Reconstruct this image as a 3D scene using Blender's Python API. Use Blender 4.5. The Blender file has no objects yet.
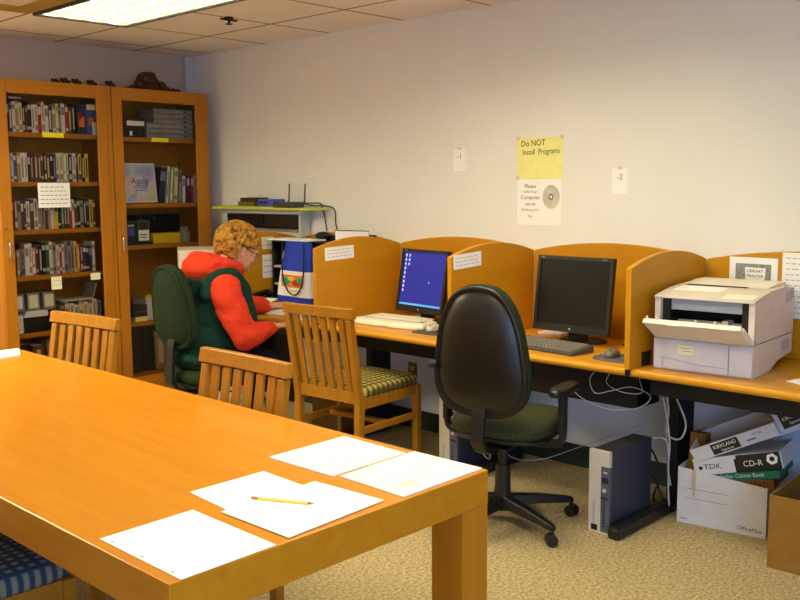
import bpy, bmesh, math, random
from mathutils import Matrix, Vector, noise
random.seed(7)
SC = bpy.context.scene
COL = SC.collection
PI = math.pi

# ------------------------------------------------------------------ materials
def lin(c):
    return c/12.92 if c <= 0.04045 else ((c+0.055)/1.055)**2.4
def hexc(h):
    h = h.lstrip('#')
    return tuple(lin(int(h[i:i+2], 16)/255) for i in (0, 2, 4)) + (1.0,)
MATS = {}
def newmat(name):
    m = bpy.data.materials.new(name); m.use_nodes = True
    nt = m.node_tree; b = nt.nodes['Principled BSDF']
    MATS[name] = m
    return m, nt, b
def plain(name, col, rough=0.5, spec=0.5, metal=0.0, nscale=0, namp=0.0, bump=0.0, bscale=200):
    if name in MATS: return MATS[name]
    m, nt, b = newmat(name)
    c = hexc(col)
    b.inputs['Roughness'].default_value = rough
    b.inputs['Specular IOR Level'].default_value = spec
    b.inputs['Metallic'].default_value = metal
    b.inputs['Base Color'].default_value = c
    tc = nt.nodes.new('ShaderNodeTexCoord')
    ns = nt.nodes.new('ShaderNodeTexNoise'); ns.inputs['Scale'].default_value = nscale or 12
    nt.links.new(tc.outputs['Object'], ns.inputs['Vector'])
    r = nt.nodes.new('ShaderNodeValToRGB')
    a = namp or 0.04
    r.color_ramp.elements[0].position = .3; r.color_ramp.elements[1].position = .7
    r.color_ramp.elements[0].color = tuple(min(1, x*(1-a)) for x in c[:3]) + (1,)
    r.color_ramp.elements[1].color = tuple(min(1, x*(1+a)) for x in c[:3]) + (1,)
    nt.links.new(ns.outputs['Fac'], r.inputs['Fac'])
    nt.links.new(r.outputs['Color'], b.inputs['Base Color'])
    if bump:
        n2 = nt.nodes.new('ShaderNodeTexNoise'); n2.inputs['Scale'].default_value = bscale
        nt.links.new(tc.outputs['Object'], n2.inputs['Vector'])
        bp = nt.nodes.new('ShaderNodeBump'); bp.inputs['Strength'].default_value = bump
        bp.inputs['Distance'].default_value = .003
        nt.links.new(n2.outputs['Fac'], bp.inputs['Height'])
        nt.links.new(bp.outputs['Normal'], b.inputs['Normal'])
    return m
def wood(name, c1, c2, axis='X', rough=0.35, scale=3.0, spec=.28):
    m, nt, b = newmat(name)
    tc = nt.nodes.new('ShaderNodeTexCoord'); mp = nt.nodes.new('ShaderNodeMapping')
    s = [14.0, 14.0, 14.0]; s['XYZ'.index(axis)] = 1.2
    mp.inputs['Scale'].default_value = s
    nt.links.new(tc.outputs['Object'], mp.inputs['Vector'])
    n = nt.nodes.new('ShaderNodeTexNoise'); n.inputs['Scale'].default_value = scale
    n.inputs['Detail'].default_value = 6; n.inputs['Distortion'].default_value = .6
    nt.links.new(mp.outputs['Vector'], n.inputs['Vector'])
    r = nt.nodes.new('ShaderNodeValToRGB')
    r.color_ramp.elements[0].position = .25; r.color_ramp.elements[1].position = .75
    r.color_ramp.elements[0].color = hexc(c1); r.color_ramp.elements[1].color = hexc(c2)
    nt.links.new(n.outputs['Fac'], r.inputs['Fac'])
    nt.links.new(r.outputs['Color'], b.inputs['Base Color'])
    b.inputs['Roughness'].default_value = rough
    b.inputs['Specular IOR Level'].default_value = spec
    return m
W_TABLE = wood('maple_table', '#BC7610', '#C98418', 'Y', .3, 1.6)
W_TABLEX = wood('maple_table_end', '#BC7412', '#CA841A', 'X', .35, 2.0)
W_LEG = wood('maple_leg', '#B66E10', '#C27C18', 'Z', .35, 2.0)
W_DESK = wood('desk_laminate', '#C98818', '#D79826', 'Y', .3, 2.0)
W_PANEL = wood('carrel_veneer', '#C08010', '#CC8C18', 'X', .4, 1.6)
W_PANELY = wood('carrel_veneer_back', '#C08212', '#CD8E1A', 'Y', .4, 1.6)
W_CASE = wood('bookcase_wood', '#A8680F', '#B87617', 'Z', .4, 2.0)
W_CASEX = wood('bookcase_wood_rail', '#AC6A11', '#BA7819', 'X', .4, 2.0)
W_CHAIR = wood('chair_oak', '#9A6212', '#AC741E', 'Z', .35, 2.5)
W_CARVE = wood('dark_carving', '#3A2210', '#4A2C15', 'X', .5, 3)
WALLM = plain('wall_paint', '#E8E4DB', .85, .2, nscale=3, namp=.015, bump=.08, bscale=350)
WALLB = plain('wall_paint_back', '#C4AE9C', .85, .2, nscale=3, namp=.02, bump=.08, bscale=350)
WHITE = plain('white_paper', '#F4F1EA', .8, .2, nscale=6, namp=.01)
TABPAPER = plain('bright_paper', '#FBFAF6', .75, .2, nscale=6, namp=.01)
NEWS = plain('magazine_page', '#EFEBDD', .7, .2, nscale=25, namp=.05)
PALEY = plain('pale_note', '#E9E3BC', .8, .2)
YELL = plain('yellow_paper', '#F0EA96', .8, .2)
LABY = plain('yellow_label', '#E8DC20', .7, .2)
INK = plain('ink', '#25222A', .7, .2)
INKG = plain('grey_ink', '#77737A', .7, .2)
INKL = plain('pale_ink', '#B0ABA8', .7, .2)
BLACK = plain('black_plastic', '#141413', .42, .5, bump=.05, bscale=500)
BLACKM = plain('black_metal', '#0E0E10', .5, .4)
DARKP = plain('dark_brown_plastic', '#15120F', .36, .5, bump=.05, bscale=500)
DGREY = plain('dark_grey_plastic', '#45423E', .45, .5)
KEYS = plain('key_caps', '#857E72', .5, .4)
SILVER = plain('silver_plastic', '#BDB6AC', .4, .5)
CREAM = plain('cream_plastic', '#EEE6D2', .5, .4)
PRN = plain('printer_case', '#D8CCBD', .5, .4)
PRN2 = plain('printer_tray_case', '#CFCBD2', .5, .4)
PRNG = plain('printer_grey', '#A9ABB4', .5, .4)
CHROME = plain('chrome', '#C8C4BC', .25, .5, 1.0)
BRASS = plain('old_brass', '#9A8050', .35, .5, 1.0)
TAPE = plain('tape', '#DDC9A0', .4, .4)
CARD = plain('cardboard', '#8C6428', .8, .2, nscale=20, namp=.06)
CARDI = plain('cardboard_inside', '#765026', .85, .2, nscale=20, namp=.06)
BOXW = plain('white_carton', '#D6D3D6', .75, .2)
BOXB = plain('bluish_carton', '#C9CCDA', .75, .2)
GREENB = plain('green_print', '#1F6B4B', .7, .3)
TOWERB = plain('tower_blue', '#353949', .45, .4)
TOWERM = plain('tower_mid', '#545A6C', .45, .4)
TOWERT = plain('tower_dark_top', '#2A2A33', .5, .4)
BEIGEPC = plain('tower_beige', '#C9C2B2', .5, .4)
CABW = plain('cabinet_white', '#DED6C8', .45, .4)
GREYL = plain('grey_laminate', '#C9CBC6', .5, .4)
DARKIN = plain('dark_interior', '#1D1613', .7, .2)
LIME = plain('lime_board', '#C3CC3E', .6, .3)
PURP = plain('router_blue', '#4A4FB0', .4, .5)
OLIVE = plain('olive_box', '#6B6428', .6, .3)
MUDB = plain('dark_red_box', '#46261E', .6, .3)
BAGB = plain('bag_blue', '#2440B4', .7, .3, bump=.3, bscale=25)
BAGW = plain('bag_white', '#EDEBEA', .8, .2, bump=.3, bscale=25)
ORANGE = plain('orange_print', '#E07B28', .7, .2)
TEAL = plain('teal_print', '#3E9A7A', .7, .2)
REDP = plain('red_print', '#C23A2C', .7, .2)
CORD = plain('grey_cord', '#A9ABB2', .5, .3)
CORDB = plain('black_cord', '#151517', .5, .3)
PENC = plain('pencil_yellow', '#F0C850', .45, .4)
PINK = plain('eraser', '#C46A60', .7, .2)
STEELB = plain('mug_white', '#EDEAE4', .3, .5)
BASEB = plain('baseboard_vinyl', '#2B3A34', .6, .3)
CD = plain('cd_print', '#C6BFAE', .5, .3, nscale=14, namp=.18)
CLEARG = plain('clear_case_plastic', '#8E8A80', .3, .5, nscale=30, namp=.15)
# fabrics
def fabric_cells(name, base, c_in, c_mid, scale, metric='EUCLIDEAN', rot=0, p1=.30, p2=.42):
    m, nt, b = newmat(name)
    tc = nt.nodes.new('ShaderNodeTexCoord'); mp = nt.nodes.new('ShaderNodeMapping')
    mp.inputs['Rotation'].default_value = (0, 0, rot)
    nt.links.new(tc.outputs['Object'], mp.inputs['Vector'])
    sx = nt.nodes.new('ShaderNodeVectorMath'); sx.operation = 'MULTIPLY'
    sx.inputs[1].default_value = (1, 1, 0)
    nt.links.new(mp.outputs['Vector'], sx.inputs[0])
    v = nt.nodes.new('ShaderNodeTexVoronoi'); v.distance = metric
    v.inputs['Scale'].default_value = scale; v.inputs['Randomness'].default_value = 0
    nt.links.new(sx.outputs[0], v.inputs['Vector'])
    r = nt.nodes.new('ShaderNodeValToRGB')
    r.color_ramp.elements[0].position = p1; r.color_ramp.elements[0].color = hexc(c_in)
    r.color_ramp.elements[1].position = p2; r.color_ramp.elements[1].color = hexc(base)
    e = r.color_ramp.elements.new((p1+p2)/2); e.color = hexc(c_mid)
    nt.links.new(v.outputs['Distance'], r.inputs['Fac'])
    nt.links.new(r.outputs['Color'], b.inputs['Base Color'])
    b.inputs['Roughness'].default_value = .9; b.inputs['Specular IOR Level'].default_value = .2
    n2 = nt.nodes.new('ShaderNodeTexNoise'); n2.inputs['Scale'].default_value = 600
    nt.links.new(tc.outputs['Object'], n2.inputs['Vector'])
    bp = nt.nodes.new('ShaderNodeBump'); bp.inputs['Strength'].default_value = .3; bp.inputs['Distance'].default_value = .002
    nt.links.new(n2.outputs['Fac'], bp.inputs['Height']); nt.links.new(bp.outputs['Normal'], b.inputs['Normal'])
    return m
FAB_OLIVE = fabric_cells('olive_dot_fabric', '#544A20', '#B0A05C', '#857839', 27, 'EUCLIDEAN', 0, .30, .46)
FAB_BLUE = fabric_cells('blue_check_fabric', '#304458', '#827E6E', '#586670', 30, 'CHEBYCHEV', 0, .17, .33)
def cloth(name, col, col2, bscale=300, wr=0):
    m, nt, b = newmat(name)
    tc = nt.nodes.new('ShaderNodeTexCoord')
    n = nt.nodes.new('ShaderNodeTexNoise'); n.inputs['Scale'].default_value = bscale; n.inputs['Detail'].default_value = 4
    nt.links.new(tc.outputs['Object'], n.inputs['Vector'])
    r = nt.nodes.new('ShaderNodeValToRGB')
    r.color_ramp.elements[0].position = .35; r.color_ramp.elements[1].position = .65
    r.color_ramp.elements[0].color = hexc(col); r.color_ramp.elements[1].color = hexc(col2)
    nt.links.new(n.outputs['Fac'], r.inputs['Fac']); nt.links.new(r.outputs['Color'], b.inputs['Base Color'])
    b.inputs['Roughness'].default_value = .92; b.inputs['Specular IOR Level'].default_value = .15
    bp = nt.nodes.new('ShaderNodeBump'); bp.inputs['Strength'].default_value = .35; bp.inputs['Distance'].default_value = .004
    nt.links.new(n.outputs['Fac'], bp.inputs['Height']); nt.links.new(bp.outputs['Normal'], b.inputs['Normal'])
    if wr:
        n2 = nt.nodes.new('ShaderNodeTexNoise'); n2.inputs['Scale'].default_value = wr; n2.inputs['Distortion'].default_value = 1.0
        nt.links.new(tc.outputs['Object'], n2.inputs['Vector'])
        b2 = nt.nodes.new('ShaderNodeBump'); b2.inputs['Strength'].default_value = .6; b2.inputs['Distance'].default_value = .02
        nt.links.new(n2.outputs['Fac'], b2.inputs['Height']); nt.links.new(bp.outputs['Normal'], b2.inputs['Normal'])
        nt.links.new(b2.outputs['Normal'], b.inputs['Normal'])
    return m
FAB_GREEN = cloth('dark_green_fabric', '#1E2C1C', '#28381F', 400)
FAB_TWEED = cloth('green_tweed_fabric', '#27301F', '#4A4A30', 160)
RED_FLEECE = cloth('red_fleece', '#D0301A', '#E04528', 200, 9)
VEST = cloth('green_vest', '#123026', '#1A3C2F', 250, 10)
TROUS = cloth('dark_trousers', '#15151B', '#1C1D25', 250, 8)
SKIN = plain('skin', '#D69A78', .55, .35, nscale=20, namp=.06)
LIP = plain('lips', '#B0645A', .5, .4)
EYEW = plain('eye_white', '#E8E2DA', .3, .5)
IRIS = plain('iris', '#3A3228', .3, .5)
HAIR = cloth('ginger_hair', '#80531A', '#BC883A', 45, 30)
def carpet():
    m, nt, b = newmat('carpet')
    tc = nt.nodes.new('ShaderNodeTexCoord')
    n = nt.nodes.new('ShaderNodeTexNoise'); n.inputs['Scale'].default_value = 75; n.inputs['Detail'].default_value = 5; n.inputs['Roughness'].default_value = .7
    nt.links.new(tc.outputs['Object'], n.inputs['Vector'])
    r = nt.nodes.new('ShaderNodeValToRGB')
    r.color_ramp.elements[0].position = .38; r.color_ramp.elements[1].position = .62
    r.color_ramp.elements[0].color = hexc('#8C7A54'); r.color_ramp.elements[1].color = hexc('#C9B588')
    nt.links.new(n.outputs['Fac'], r.inputs['Fac']); nt.links.new(r.outputs['Color'], b.inputs['Base Color'])
    b.inputs['Roughness'].default_value = .95; b.inputs['Specular IOR Level'].default_value = .1
    bp = nt.nodes.new('ShaderNodeBump'); bp.inputs['Strength'].default_value = .8; bp.inputs['Distance'].default_value = .008
    nt.links.new(n.outputs['Fac'], bp.inputs['Height']); nt.links.new(bp.outputs['Normal'], b.inputs['Normal'])
    return m
CARPET = carpet()
def ceil_mat():
    m, nt, b = newmat('ceiling_tiles')
    tc = nt.nodes.new('ShaderNodeTexCoord'); sep = nt.nodes.new('ShaderNodeSeparateXYZ')
    nt.links.new(tc.outputs['Object'], sep.inputs[0])
    def line(sock, off, pitch, w):
        a = nt.nodes.new('ShaderNodeMath'); a.operation = 'SUBTRACT'; a.inputs[1].default_value = off - 20*pitch
        nt.links.new(sock, a.inputs[0])
        d = nt.nodes.new('ShaderNodeMath'); d.operation = 'MODULO'; d.inputs[1].default_value = pitch
        nt.links.new(a.outputs[0], d.inputs[0])
        l = nt.nodes.new('ShaderNodeMath'); l.operation = 'LESS_THAN'; l.inputs[1].default_value = w
        nt.links.new(d.outputs[0], l.inputs[0]); return l.outputs[0]
    mx = nt.nodes.new('ShaderNodeMath'); mx.operation = 'MAXIMUM'
    nt.links.new(line(sep.outputs['X'], 2.585, .62, .02), mx.inputs[0])
    nt.links.new(line(sep.outputs['Y'], 4.75, .68, .02), mx.inputs[1])
    n = nt.nodes.new('ShaderNodeTexNoise'); n.inputs['Scale'].default_value = 90
    nt.links.new(tc.outputs['Object'], n.inputs['Vector'])
    r = nt.nodes.new('ShaderNodeValToRGB')
    r.color_ramp.elements[0].position = .3; r.color_ramp.elements[0].color = hexc('#EBE0D8')
    r.color_ramp.elements[1].position = .6; r.color_ramp.elements[1].color = hexc('#F5ECE4')
    nt.links.new(n.outputs['Fac'], r.inputs['Fac'])
    mix = nt.nodes.new('ShaderNodeMix'); mix.data_type = 'RGBA'
    nt.links.new(mx.outputs[0], mix.inputs['Factor'])
    nt.links.new(r.outputs['Color'], mix.inputs[6]); mix.inputs[7].default_value = hexc('#9A8068')
    nt.links.new(mix.outputs[2], b.inputs['Base Color'])
    b.inputs['Roughness'].default_value = .9; b.inputs['Specular IOR Level'].default_value = .1
    return m
CEIL = ceil_mat()
def emis(name, col, strength, base=None):
    m, nt, b = newmat(name)
    b.inputs['Base Color'].default_value = hexc(base or col)
    b.inputs['Emission Color'].default_value = hexc(col); b.inputs['Emission Strength'].default_value = strength
    return m
def lens_mat(name, strength):
    m, nt, b = newmat(name)
    tc = nt.nodes.new('ShaderNodeTexCoord')
    v = nt.nodes.new('ShaderNodeTexVoronoi'); v.inputs['Scale'].default_value = 7.0; v.inputs['Randomness'].default_value = 0; v.distance = 'CHEBYCHEV'
    nt.links.new(tc.outputs['Object'], v.inputs['Vector'])
    r = nt.nodes.new('ShaderNodeValToRGB')
    r.color_ramp.elements[0].position = .35; r.color_ramp.elements[0].color = hexc('#FFF5CC')
    r.color_ramp.elements[1].position = .75; r.color_ramp.elements[1].color = hexc('#F2EABC')
    nt.links.new(v.outputs['Distance'], r.inputs['Fac'])
    nt.links.new(r.outputs['Color'], b.inputs['Emission Color'])
    rs = nt.nodes.new('ShaderNodeMapRange'); rs.inputs['From Min'].default_value = .22; rs.inputs['From Max'].default_value = .5
    rs.inputs['To Min'].default_value = strength; rs.inputs['To Max'].default_value = min(.42, strength)
    nt.links.new(v.outputs['Distance'], rs.inputs['Value']); nt.links.new(rs.outputs['Result'], b.inputs['Emission Strength'])
    b.inputs['Base Color'].default_value = hexc('#F4EEDF')
    return m
LENS = lens_mat('light_lens', 20.5)
LENS_FAR = lens_mat('light_lens_far', 70.0)
LENS_NEAR = lens_mat('light_lens_near', 18.0)
LENS_DIM = lens_mat('light_lens_dim', 1.5)  # emission kept low so the lens cells stay visible
SCREEN = emis('screen_blue', '#18249A', .62, '#04050C')
SCREENBAR = emis('screen_taskbar', '#4B9AD8', .45)
ICON = emis('screen_icons', '#C7D4EC', .55)
SCREENOFF = plain('screen_off', '#0B0A0B', .25, .5)
def glass_mat():
    m, nt, b = newmat('cabinet_glass')
    out = nt.nodes['Material Output']
    t = nt.nodes.new('ShaderNodeBsdfTransparent'); t.inputs['Color'].default_value = (.93, .92, .9, 1)
    g = nt.nodes.new('ShaderNodeBsdfGlossy'); g.inputs['Roughness'].default_value = .03
    lw = nt.nodes.new('ShaderNodeLayerWeight'); lw.inputs['Blend'].default_value = .12
    mx = nt.nodes.new('ShaderNodeMixShader')
    nt.links.new(lw.outputs['Fresnel'], mx.inputs[0]); nt.links.new(t.outputs[0], mx.inputs[1]); nt.links.new(g.outputs[0], mx.inputs[2])
    nt.links.new(mx.outputs[0], out.inputs['Surface'])
    return m
GLASS = glass_mat()

# ------------------------------------------------------------------ mesh builder
def text_mesh(s, size):
    cu = bpy.data.curves.new('lettering', 'FONT'); cu.body = s; cu.size = size
    cu.align_x = 'CENTER'; cu.align_y = 'CENTER'; cu.resolution_u = 3
    ob = bpy.data.objects.new('lettering', cu); COL.objects.link(ob)
    dg = bpy.context.evaluated_depsgraph_get(); dg.update()
    me = bpy.data.meshes.new_from_object(ob.evaluated_get(dg))
    vs = [v.co.copy() for v in me.vertices]; fs = [tuple(p.vertices) for p in me.polygons]
    bpy.data.objects.remove(ob); bpy.data.curves.remove(cu); bpy.data.meshes.remove(me)
    return vs, fs
FX = Matrix(((0, 0, -1, 0), (-1, 0, 0, 0), (0, 1, 0, 0), (0, 0, 0, 1)))   # faces -x : right=-y, up=z
FY = Matrix(((1, 0, 0, 0), (0, 0, -1, 0), (0, 1, 0, 0), (0, 0, 0, 1)))    # faces -y : right=+x, up=z
def T(*v): return Matrix.Translation(Vector(v))
def Rz(a): return Matrix.Rotation(a, 4, 'Z')
def Ry(a): return Matrix.Rotation(a, 4, 'Y')
def Rx(a): return Matrix.Rotation(a, 4, 'X')

class MB:
    def __init__(s, off=(0, 0, 0)):
        s.v = []; s.f = []; s.m = []; s.off = Vector(off)
    def add(s, vs, fs, mi=0, M=None):
        n = len(s.v)
        for p in vs:
            p = Vector(p)
            if M is not None: p = M @ p
            s.v.append(p - s.off)
        for f in fs:
            s.f.append(tuple(i+n for i in f)); s.m.append(mi)
        return s
    def box(s, a, b, mi=0, M=None):
        x0, y0, z0 = a; x1, y1, z1 = b
        vs = [(x0,y0,z0),(x1,y0,z0),(x1,y1,z0),(x0,y1,z0),(x0,y0,z1),(x1,y0,z1),(x1,y1,z1),(x0,y1,z1)]
        fs = [(0,3,2,1),(4,5,6,7),(0,1,5,4),(1,2,6,5),(2,3,7,6),(3,0,4,7)]
        return s.add(vs, fs, mi, M)
    def prism(s, pts, z0, z1, mi=0, M=None):
        n = len(pts)
        vs = [(x, y, z0) for x, y in pts] + [(x, y, z1) for x, y in pts]
        fs = [tuple(reversed(range(n))), tuple(range(n, 2*n))] + [(i, (i+1) % n, n+(i+1) % n, n+i) for i in range(n)]
        return s.add(vs, fs, mi, M)
    def cyl(s, p, q, r0, r1=None, n=16, mi=0, M=None):
        r1 = r0 if r1 is None else r1
        p = Vector(p); q = Vector(q); d = (q-p).normalized()
        u = d.orthogonal().normalized(); w = d.cross(u)
        vs = []
        for c, r in ((p, r0), (q, r1)):
            for i in range(n):
                a = 2*PI*i/n; vs.append(c + (u*math.cos(a)+w*math.sin(a))*r)
        fs = [(i, (i+1) % n, n+(i+1) % n, n+i) for i in range(n)] + [tuple(reversed(range(n))), tuple(range(n, 2*n))]
        return s.add(vs, fs, mi, M)
    def tube(s, path, r, n=8, mi=0, M=None, sub=6):
        P = [Vector(p) for p in path]
        if sub > 1 and len(P) > 2:
            Q = []
            for i in range(len(P)-1):
                p0 = P[max(i-1, 0)]; p1 = P[i]; p2 = P[i+1]; p3 = P[min(i+2, len(P)-1)]
                for k in range(sub):
                    t = k/sub
                    Q.append(.5*((2*p1)+(p2-p0)*t+(2*p0-5*p1+4*p2-p3)*t*t+(3*p1-p0-3*p2+p3)*t**3))
            Q.append(P[-1]); P = Q
        vs = []; u = None
        for i, p in enumerate(P):
            d = (P[min(i+1, len(P)-1)]-P[max(i-1, 0)]).normalized()
            u = d.orthogonal().normalized() if u is None else (u-d*u.dot(d)).normalized()
            w = d.cross(u)
            for k in range(n):
                a = 2*PI*k/n; vs.append(p+(u*math.cos(a)+w*math.sin(a))*r)
        L = len(P)
        fs = [(i*n+k, i*n+(k+1) % n, (i+1)*n+(k+1) % n, (i+1)*n+k) for i in range(L-1) for k in range(n)]
        fs += [tuple(reversed(range(n))), tuple(range((L-1)*n, L*n))]
        return s.add(vs, fs, mi, M)
    def lathe(s, prof, n=24, mi=0, M=None):
        vs = []; fs = []
        for r, z in prof:
            for k in range(n):
                a = 2*PI*k/n; vs.append((r*math.cos(a), r*math.sin(a), z))
        L = len(prof)
        for i in range(L-1):
            for k in range(n):
                fs.append((i*n+k, i*n+(k+1) % n, (i+1)*n+(k+1) % n, (i+1)*n+k))
        fs += [tuple(reversed(range(n))), tuple(range((L-1)*n, L*n))]
        return s.add(vs, fs, mi, M)
    def ell(s, c, r, mi=0, M=None, nu=20, nv=12, rot=None):
        R = rot if rot is not None else Matrix.Identity(4)
        vs = []; fs = []
        for j in range(nv+1):
            th = PI*j/nv
            for i in range(nu):
                ph = 2*PI*i/nu
                p = Vector((r[0]*math.sin(th)*math.cos(ph), r[1]*math.sin(th)*math.sin(ph), r[2]*math.cos(th)))
                vs.append((R @ p)+Vector(c))
        for j in range(nv):
            for i in range(nu):
                fs.append((j*nu+i, (j+1)*nu+i, (j+1)*nu+(i+1) % nu, j*nu+(i+1) % nu))
        return s.add(vs, fs, mi, M)
    def caps(s, pts, mi=0, M=None):
        "tapered capsule chain: [(p, r), ...]"
        for (p, r), (q, t) in zip(pts[:-1], pts[1:]):
            s.cyl(p, q, r, t, 16, mi, M)
        for p, r in pts: s.ell(p, (r, r, r), mi, M, 16, 10)
        return s
    def layers(s, outline, lay, mi=0, M=None):
        "loft of scaled copies of an outline: lay=[(scale, depth, shiftx, shifty)], capped both ends"
        n = len(outline); vs = []; fs = []
        for l in lay:
            sc, d = l[0], l[1]
            for x, y in outline: vs.append((x*sc, y*sc, d))
        for j in range(len(lay)-1):
            for i in range(n):
                fs.append((j*n+i, j*n+(i+1) % n, (j+1)*n+(i+1) % n, (j+1)*n+i))
        fs += [tuple(reversed(range(n))), tuple(range((len(lay)-1)*n, len(lay)*n))]
        return s.add(vs, fs, mi, M)
    def text(s, txt, size, M, mi=1, wide=1.0):
        vs, fs = text_mesh(txt, size)
        return s.add([(p.x*wide, p.y, p.z) for p in vs], fs, mi, M)
    def build(s, name, mats, parent=None, bevel=0.0, smooth=False, seg=2, loc=None, rz=0):
        me = bpy.data.meshes.new(name)
        me.from_pydata([tuple(p) for p in s.v], [], s.f)
        if not isinstance(mats, (list, tuple)): mats = [mats]
        for m in mats: me.materials.append(m)
        me.polygons.foreach_set('material_index', s.m)
        if smooth: me.polygons.foreach_set('use_smooth', [True]*len(s.f))
        bm = bmesh.new(); bm.from_mesh(me); bmesh.ops.recalc_face_normals(bm, faces=bm.faces) if not any(len(f) == 0 for f in s.f) else None
        bm.to_mesh(me); bm.free(); me.update()
        o = bpy.data.objects.new(name, me); COL.objects.link(o)
        if parent is not None: o.parent = parent
        o.location = s.off if (parent is None and loc is None) else (loc or (0, 0, 0))
        o.rotation_euler = (0, 0, rz)
        if bevel:
            md = o.modifiers.new('bevel', 'BEVEL'); md.width = bevel; md.segments = seg; md.limit_method = 'ANGLE'; md.angle_limit = math.radians(40)
        return o
def tag(o, label, cat, group=None, kind=None):
    if label: o['label'] = label
    if cat: o['category'] = cat
    if group: o['group'] = group
    if kind: o['kind'] = kind
    return o
def empty(name, loc, rz, label, cat, group=None):
    o = bpy.data.objects.new(name, None); COL.objects.link(o)
    o.empty_display_size = .1
    o.location = loc; o.rotation_euler = (0, 0, rz)
    return tag(o, label, cat, group)
def dup(o, parent=None):
    c = o.copy(); COL.objects.link(c)
    if parent is not None: c.parent = parent
    for ch in [x for x in bpy.data.objects if x.parent == o]: dup(ch, c)
    return c
def struct(name, mb, mat, **k):
    o = mb.build(name, mat, **k); o['kind'] = 'structure'; return o
def soften(o, voxel, smooth_it=6, amp=0, freq=8, stretch=(1, 1, 1)):
    "bake a voxel remesh into one continuous surface"
    r = o.modifiers.new('remesh', 'REMESH'); r.mode = 'VOXEL'; r.voxel_size = voxel; r.use_smooth_shade = True
    if smooth_it:
        q = o.modifiers.new('smooth', 'SMOOTH'); q.factor = .5; q.iterations = smooth_it
    dg = bpy.context.evaluated_depsgraph_get(); dg.update()
    me = bpy.data.meshes.new_from_object(o.evaluated_get(dg))
    old = o.data; mats = list(old.materials); o.modifiers.clear()
    nm = old.name; o.data = me; bpy.data.meshes.remove(old); me.name = nm
    if not me.materials:
        for m in mats: me.materials.append(m)
    if amp:      # soft cloth folds
        cs = [(v.co.copy(), v.normal.copy()) for v in me.vertices]
        for v, (c, n) in zip(me.vertices, cs):
            q = Vector((c.x*stretch[0], c.y*stretch[1], c.z*stretch[2]))*freq
            d = noise.noise(q)+.5*noise.noise(q*2.1+Vector((3, 1, 7)))
            v.co = c+n*amp*(d if d < 0 else d*.7)
    me.polygons.foreach_set('use_smooth', [True]*len(me.polygons)); me.update()
    return o
def outline(w, h, p=3.0, taper=0.0, n=48):
    "superellipse outline, x half-width w, y half-height h; taper narrows the top"
    pts = []
    for i in range(n):
        a = 2*PI*i/n; c, s_ = math.cos(a), math.sin(a)
        x = math.copysign(abs(c)**(2/p), c)*w; y = math.copysign(abs(s_)**(2/p), s_)*h
        pts.append((x*(1-taper*(y/h)), y))
    return pts
ORD = ['first','second','third','fourth','fifth','sixth','seventh','eighth','ninth','tenth','eleventh','twelfth','thirteenth','fourteenth','fifteenth','sixteenth','seventeenth','eighteenth','nineteenth','twentieth']
ORD += ['twenty-'+x for x in ORD[:9]] + ['thirtieth'] + ['thirty-'+x for x in ORD[:9]]

# ------------------------------------------------------------------ the room
XW, YB, H = 4.334, 6.39, 2.567
XL, YF = -2.2, -1.8
struct('floor', MB().box((XL-.1, YF-.1, -.1), (XW+.1, YB+.1, 0)), CARPET)
struct('ceiling', MB().box((XL-.1, YF-.1, H), (XW+.1, YB+.1, H+.1)), CEIL)
struct('wall_right', MB().box((XW, YF-.1, 0), (XW+.1, YB+.1, H)), WALLM)
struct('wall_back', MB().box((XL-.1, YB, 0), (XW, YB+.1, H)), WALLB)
struct('wall_left', MB().box((XL-.1, YF-.1, 0), (XL, YB, H)), WALLM)
WX0, WX1, WZ0, WZ1 = -2.0, 1.6, .6, 2.15
struct('wall_front', MB().box((XL, YF-.1, 0), (WX0, YF, H)).box((WX1, YF-.1, 0), (XW, YF, H)).box((WX0, YF-.1, 0), (WX1, YF, WZ0)).box((WX0, YF-.1, WZ1), (WX1, YF, H)), WALLM)
wf = MB(((WX0+WX1)/2, YF-.05, WZ0))
for a, b in ((WZ0, WZ0+.05), (WZ1-.05, WZ1)): wf.box((WX0, YF-.08, a), (WX1, YF-.02, b))
for k in range(4): xx = WX0+.03+(WX1-WX0-.06)*k/3; wf.box((xx-.03, YF-.08, WZ0+.05), (xx+.03, YF-.02, WZ1-.05))
wo = struct('fill_window', wf, plain('fill_window_frame', '#E4E2DE', .5, .3))  # unseen window, added behind the camera for cool fill light
COOL_FILL = emis('cool_fill_glow', '#A8CCFF', 4.8)  # glow of the added window, cool fill only
pn = MB(((WX0+WX1)/2, YF-.05, WZ0)); pn.box((WX0+.01, YF-.075, WZ0+.01), (WX1-.01, YF-.07, WZ1-.01))
po = pn.build('pane', COOL_FILL, wo)
struct('cool_tint_strip', MB().box((XW-.004, YF, .12), (XW-.0005, YB, .70)), plain('cool_light_tint', '#D9E2F4', .8, .2, nscale=3, namp=.015))  # added strip; its blue tint paints in the cool light under the desks
struct('baseboard_right', MB().box((XW-.012, YF, 0), (XW-.0005, YB, .12)), BASEB)
struct('baseboard_back', MB().box((XL, YB-.012, 0), (XW-.013, YB-.0005, .12)), BASEB)
struct('trim_1', MB().box((4.262, 6.345, .12), (XW-.0005, YB-.0005, H-.001)), plain('corner_strip', '#C9C6C4', .6, .3), bevel=.008)

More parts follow.
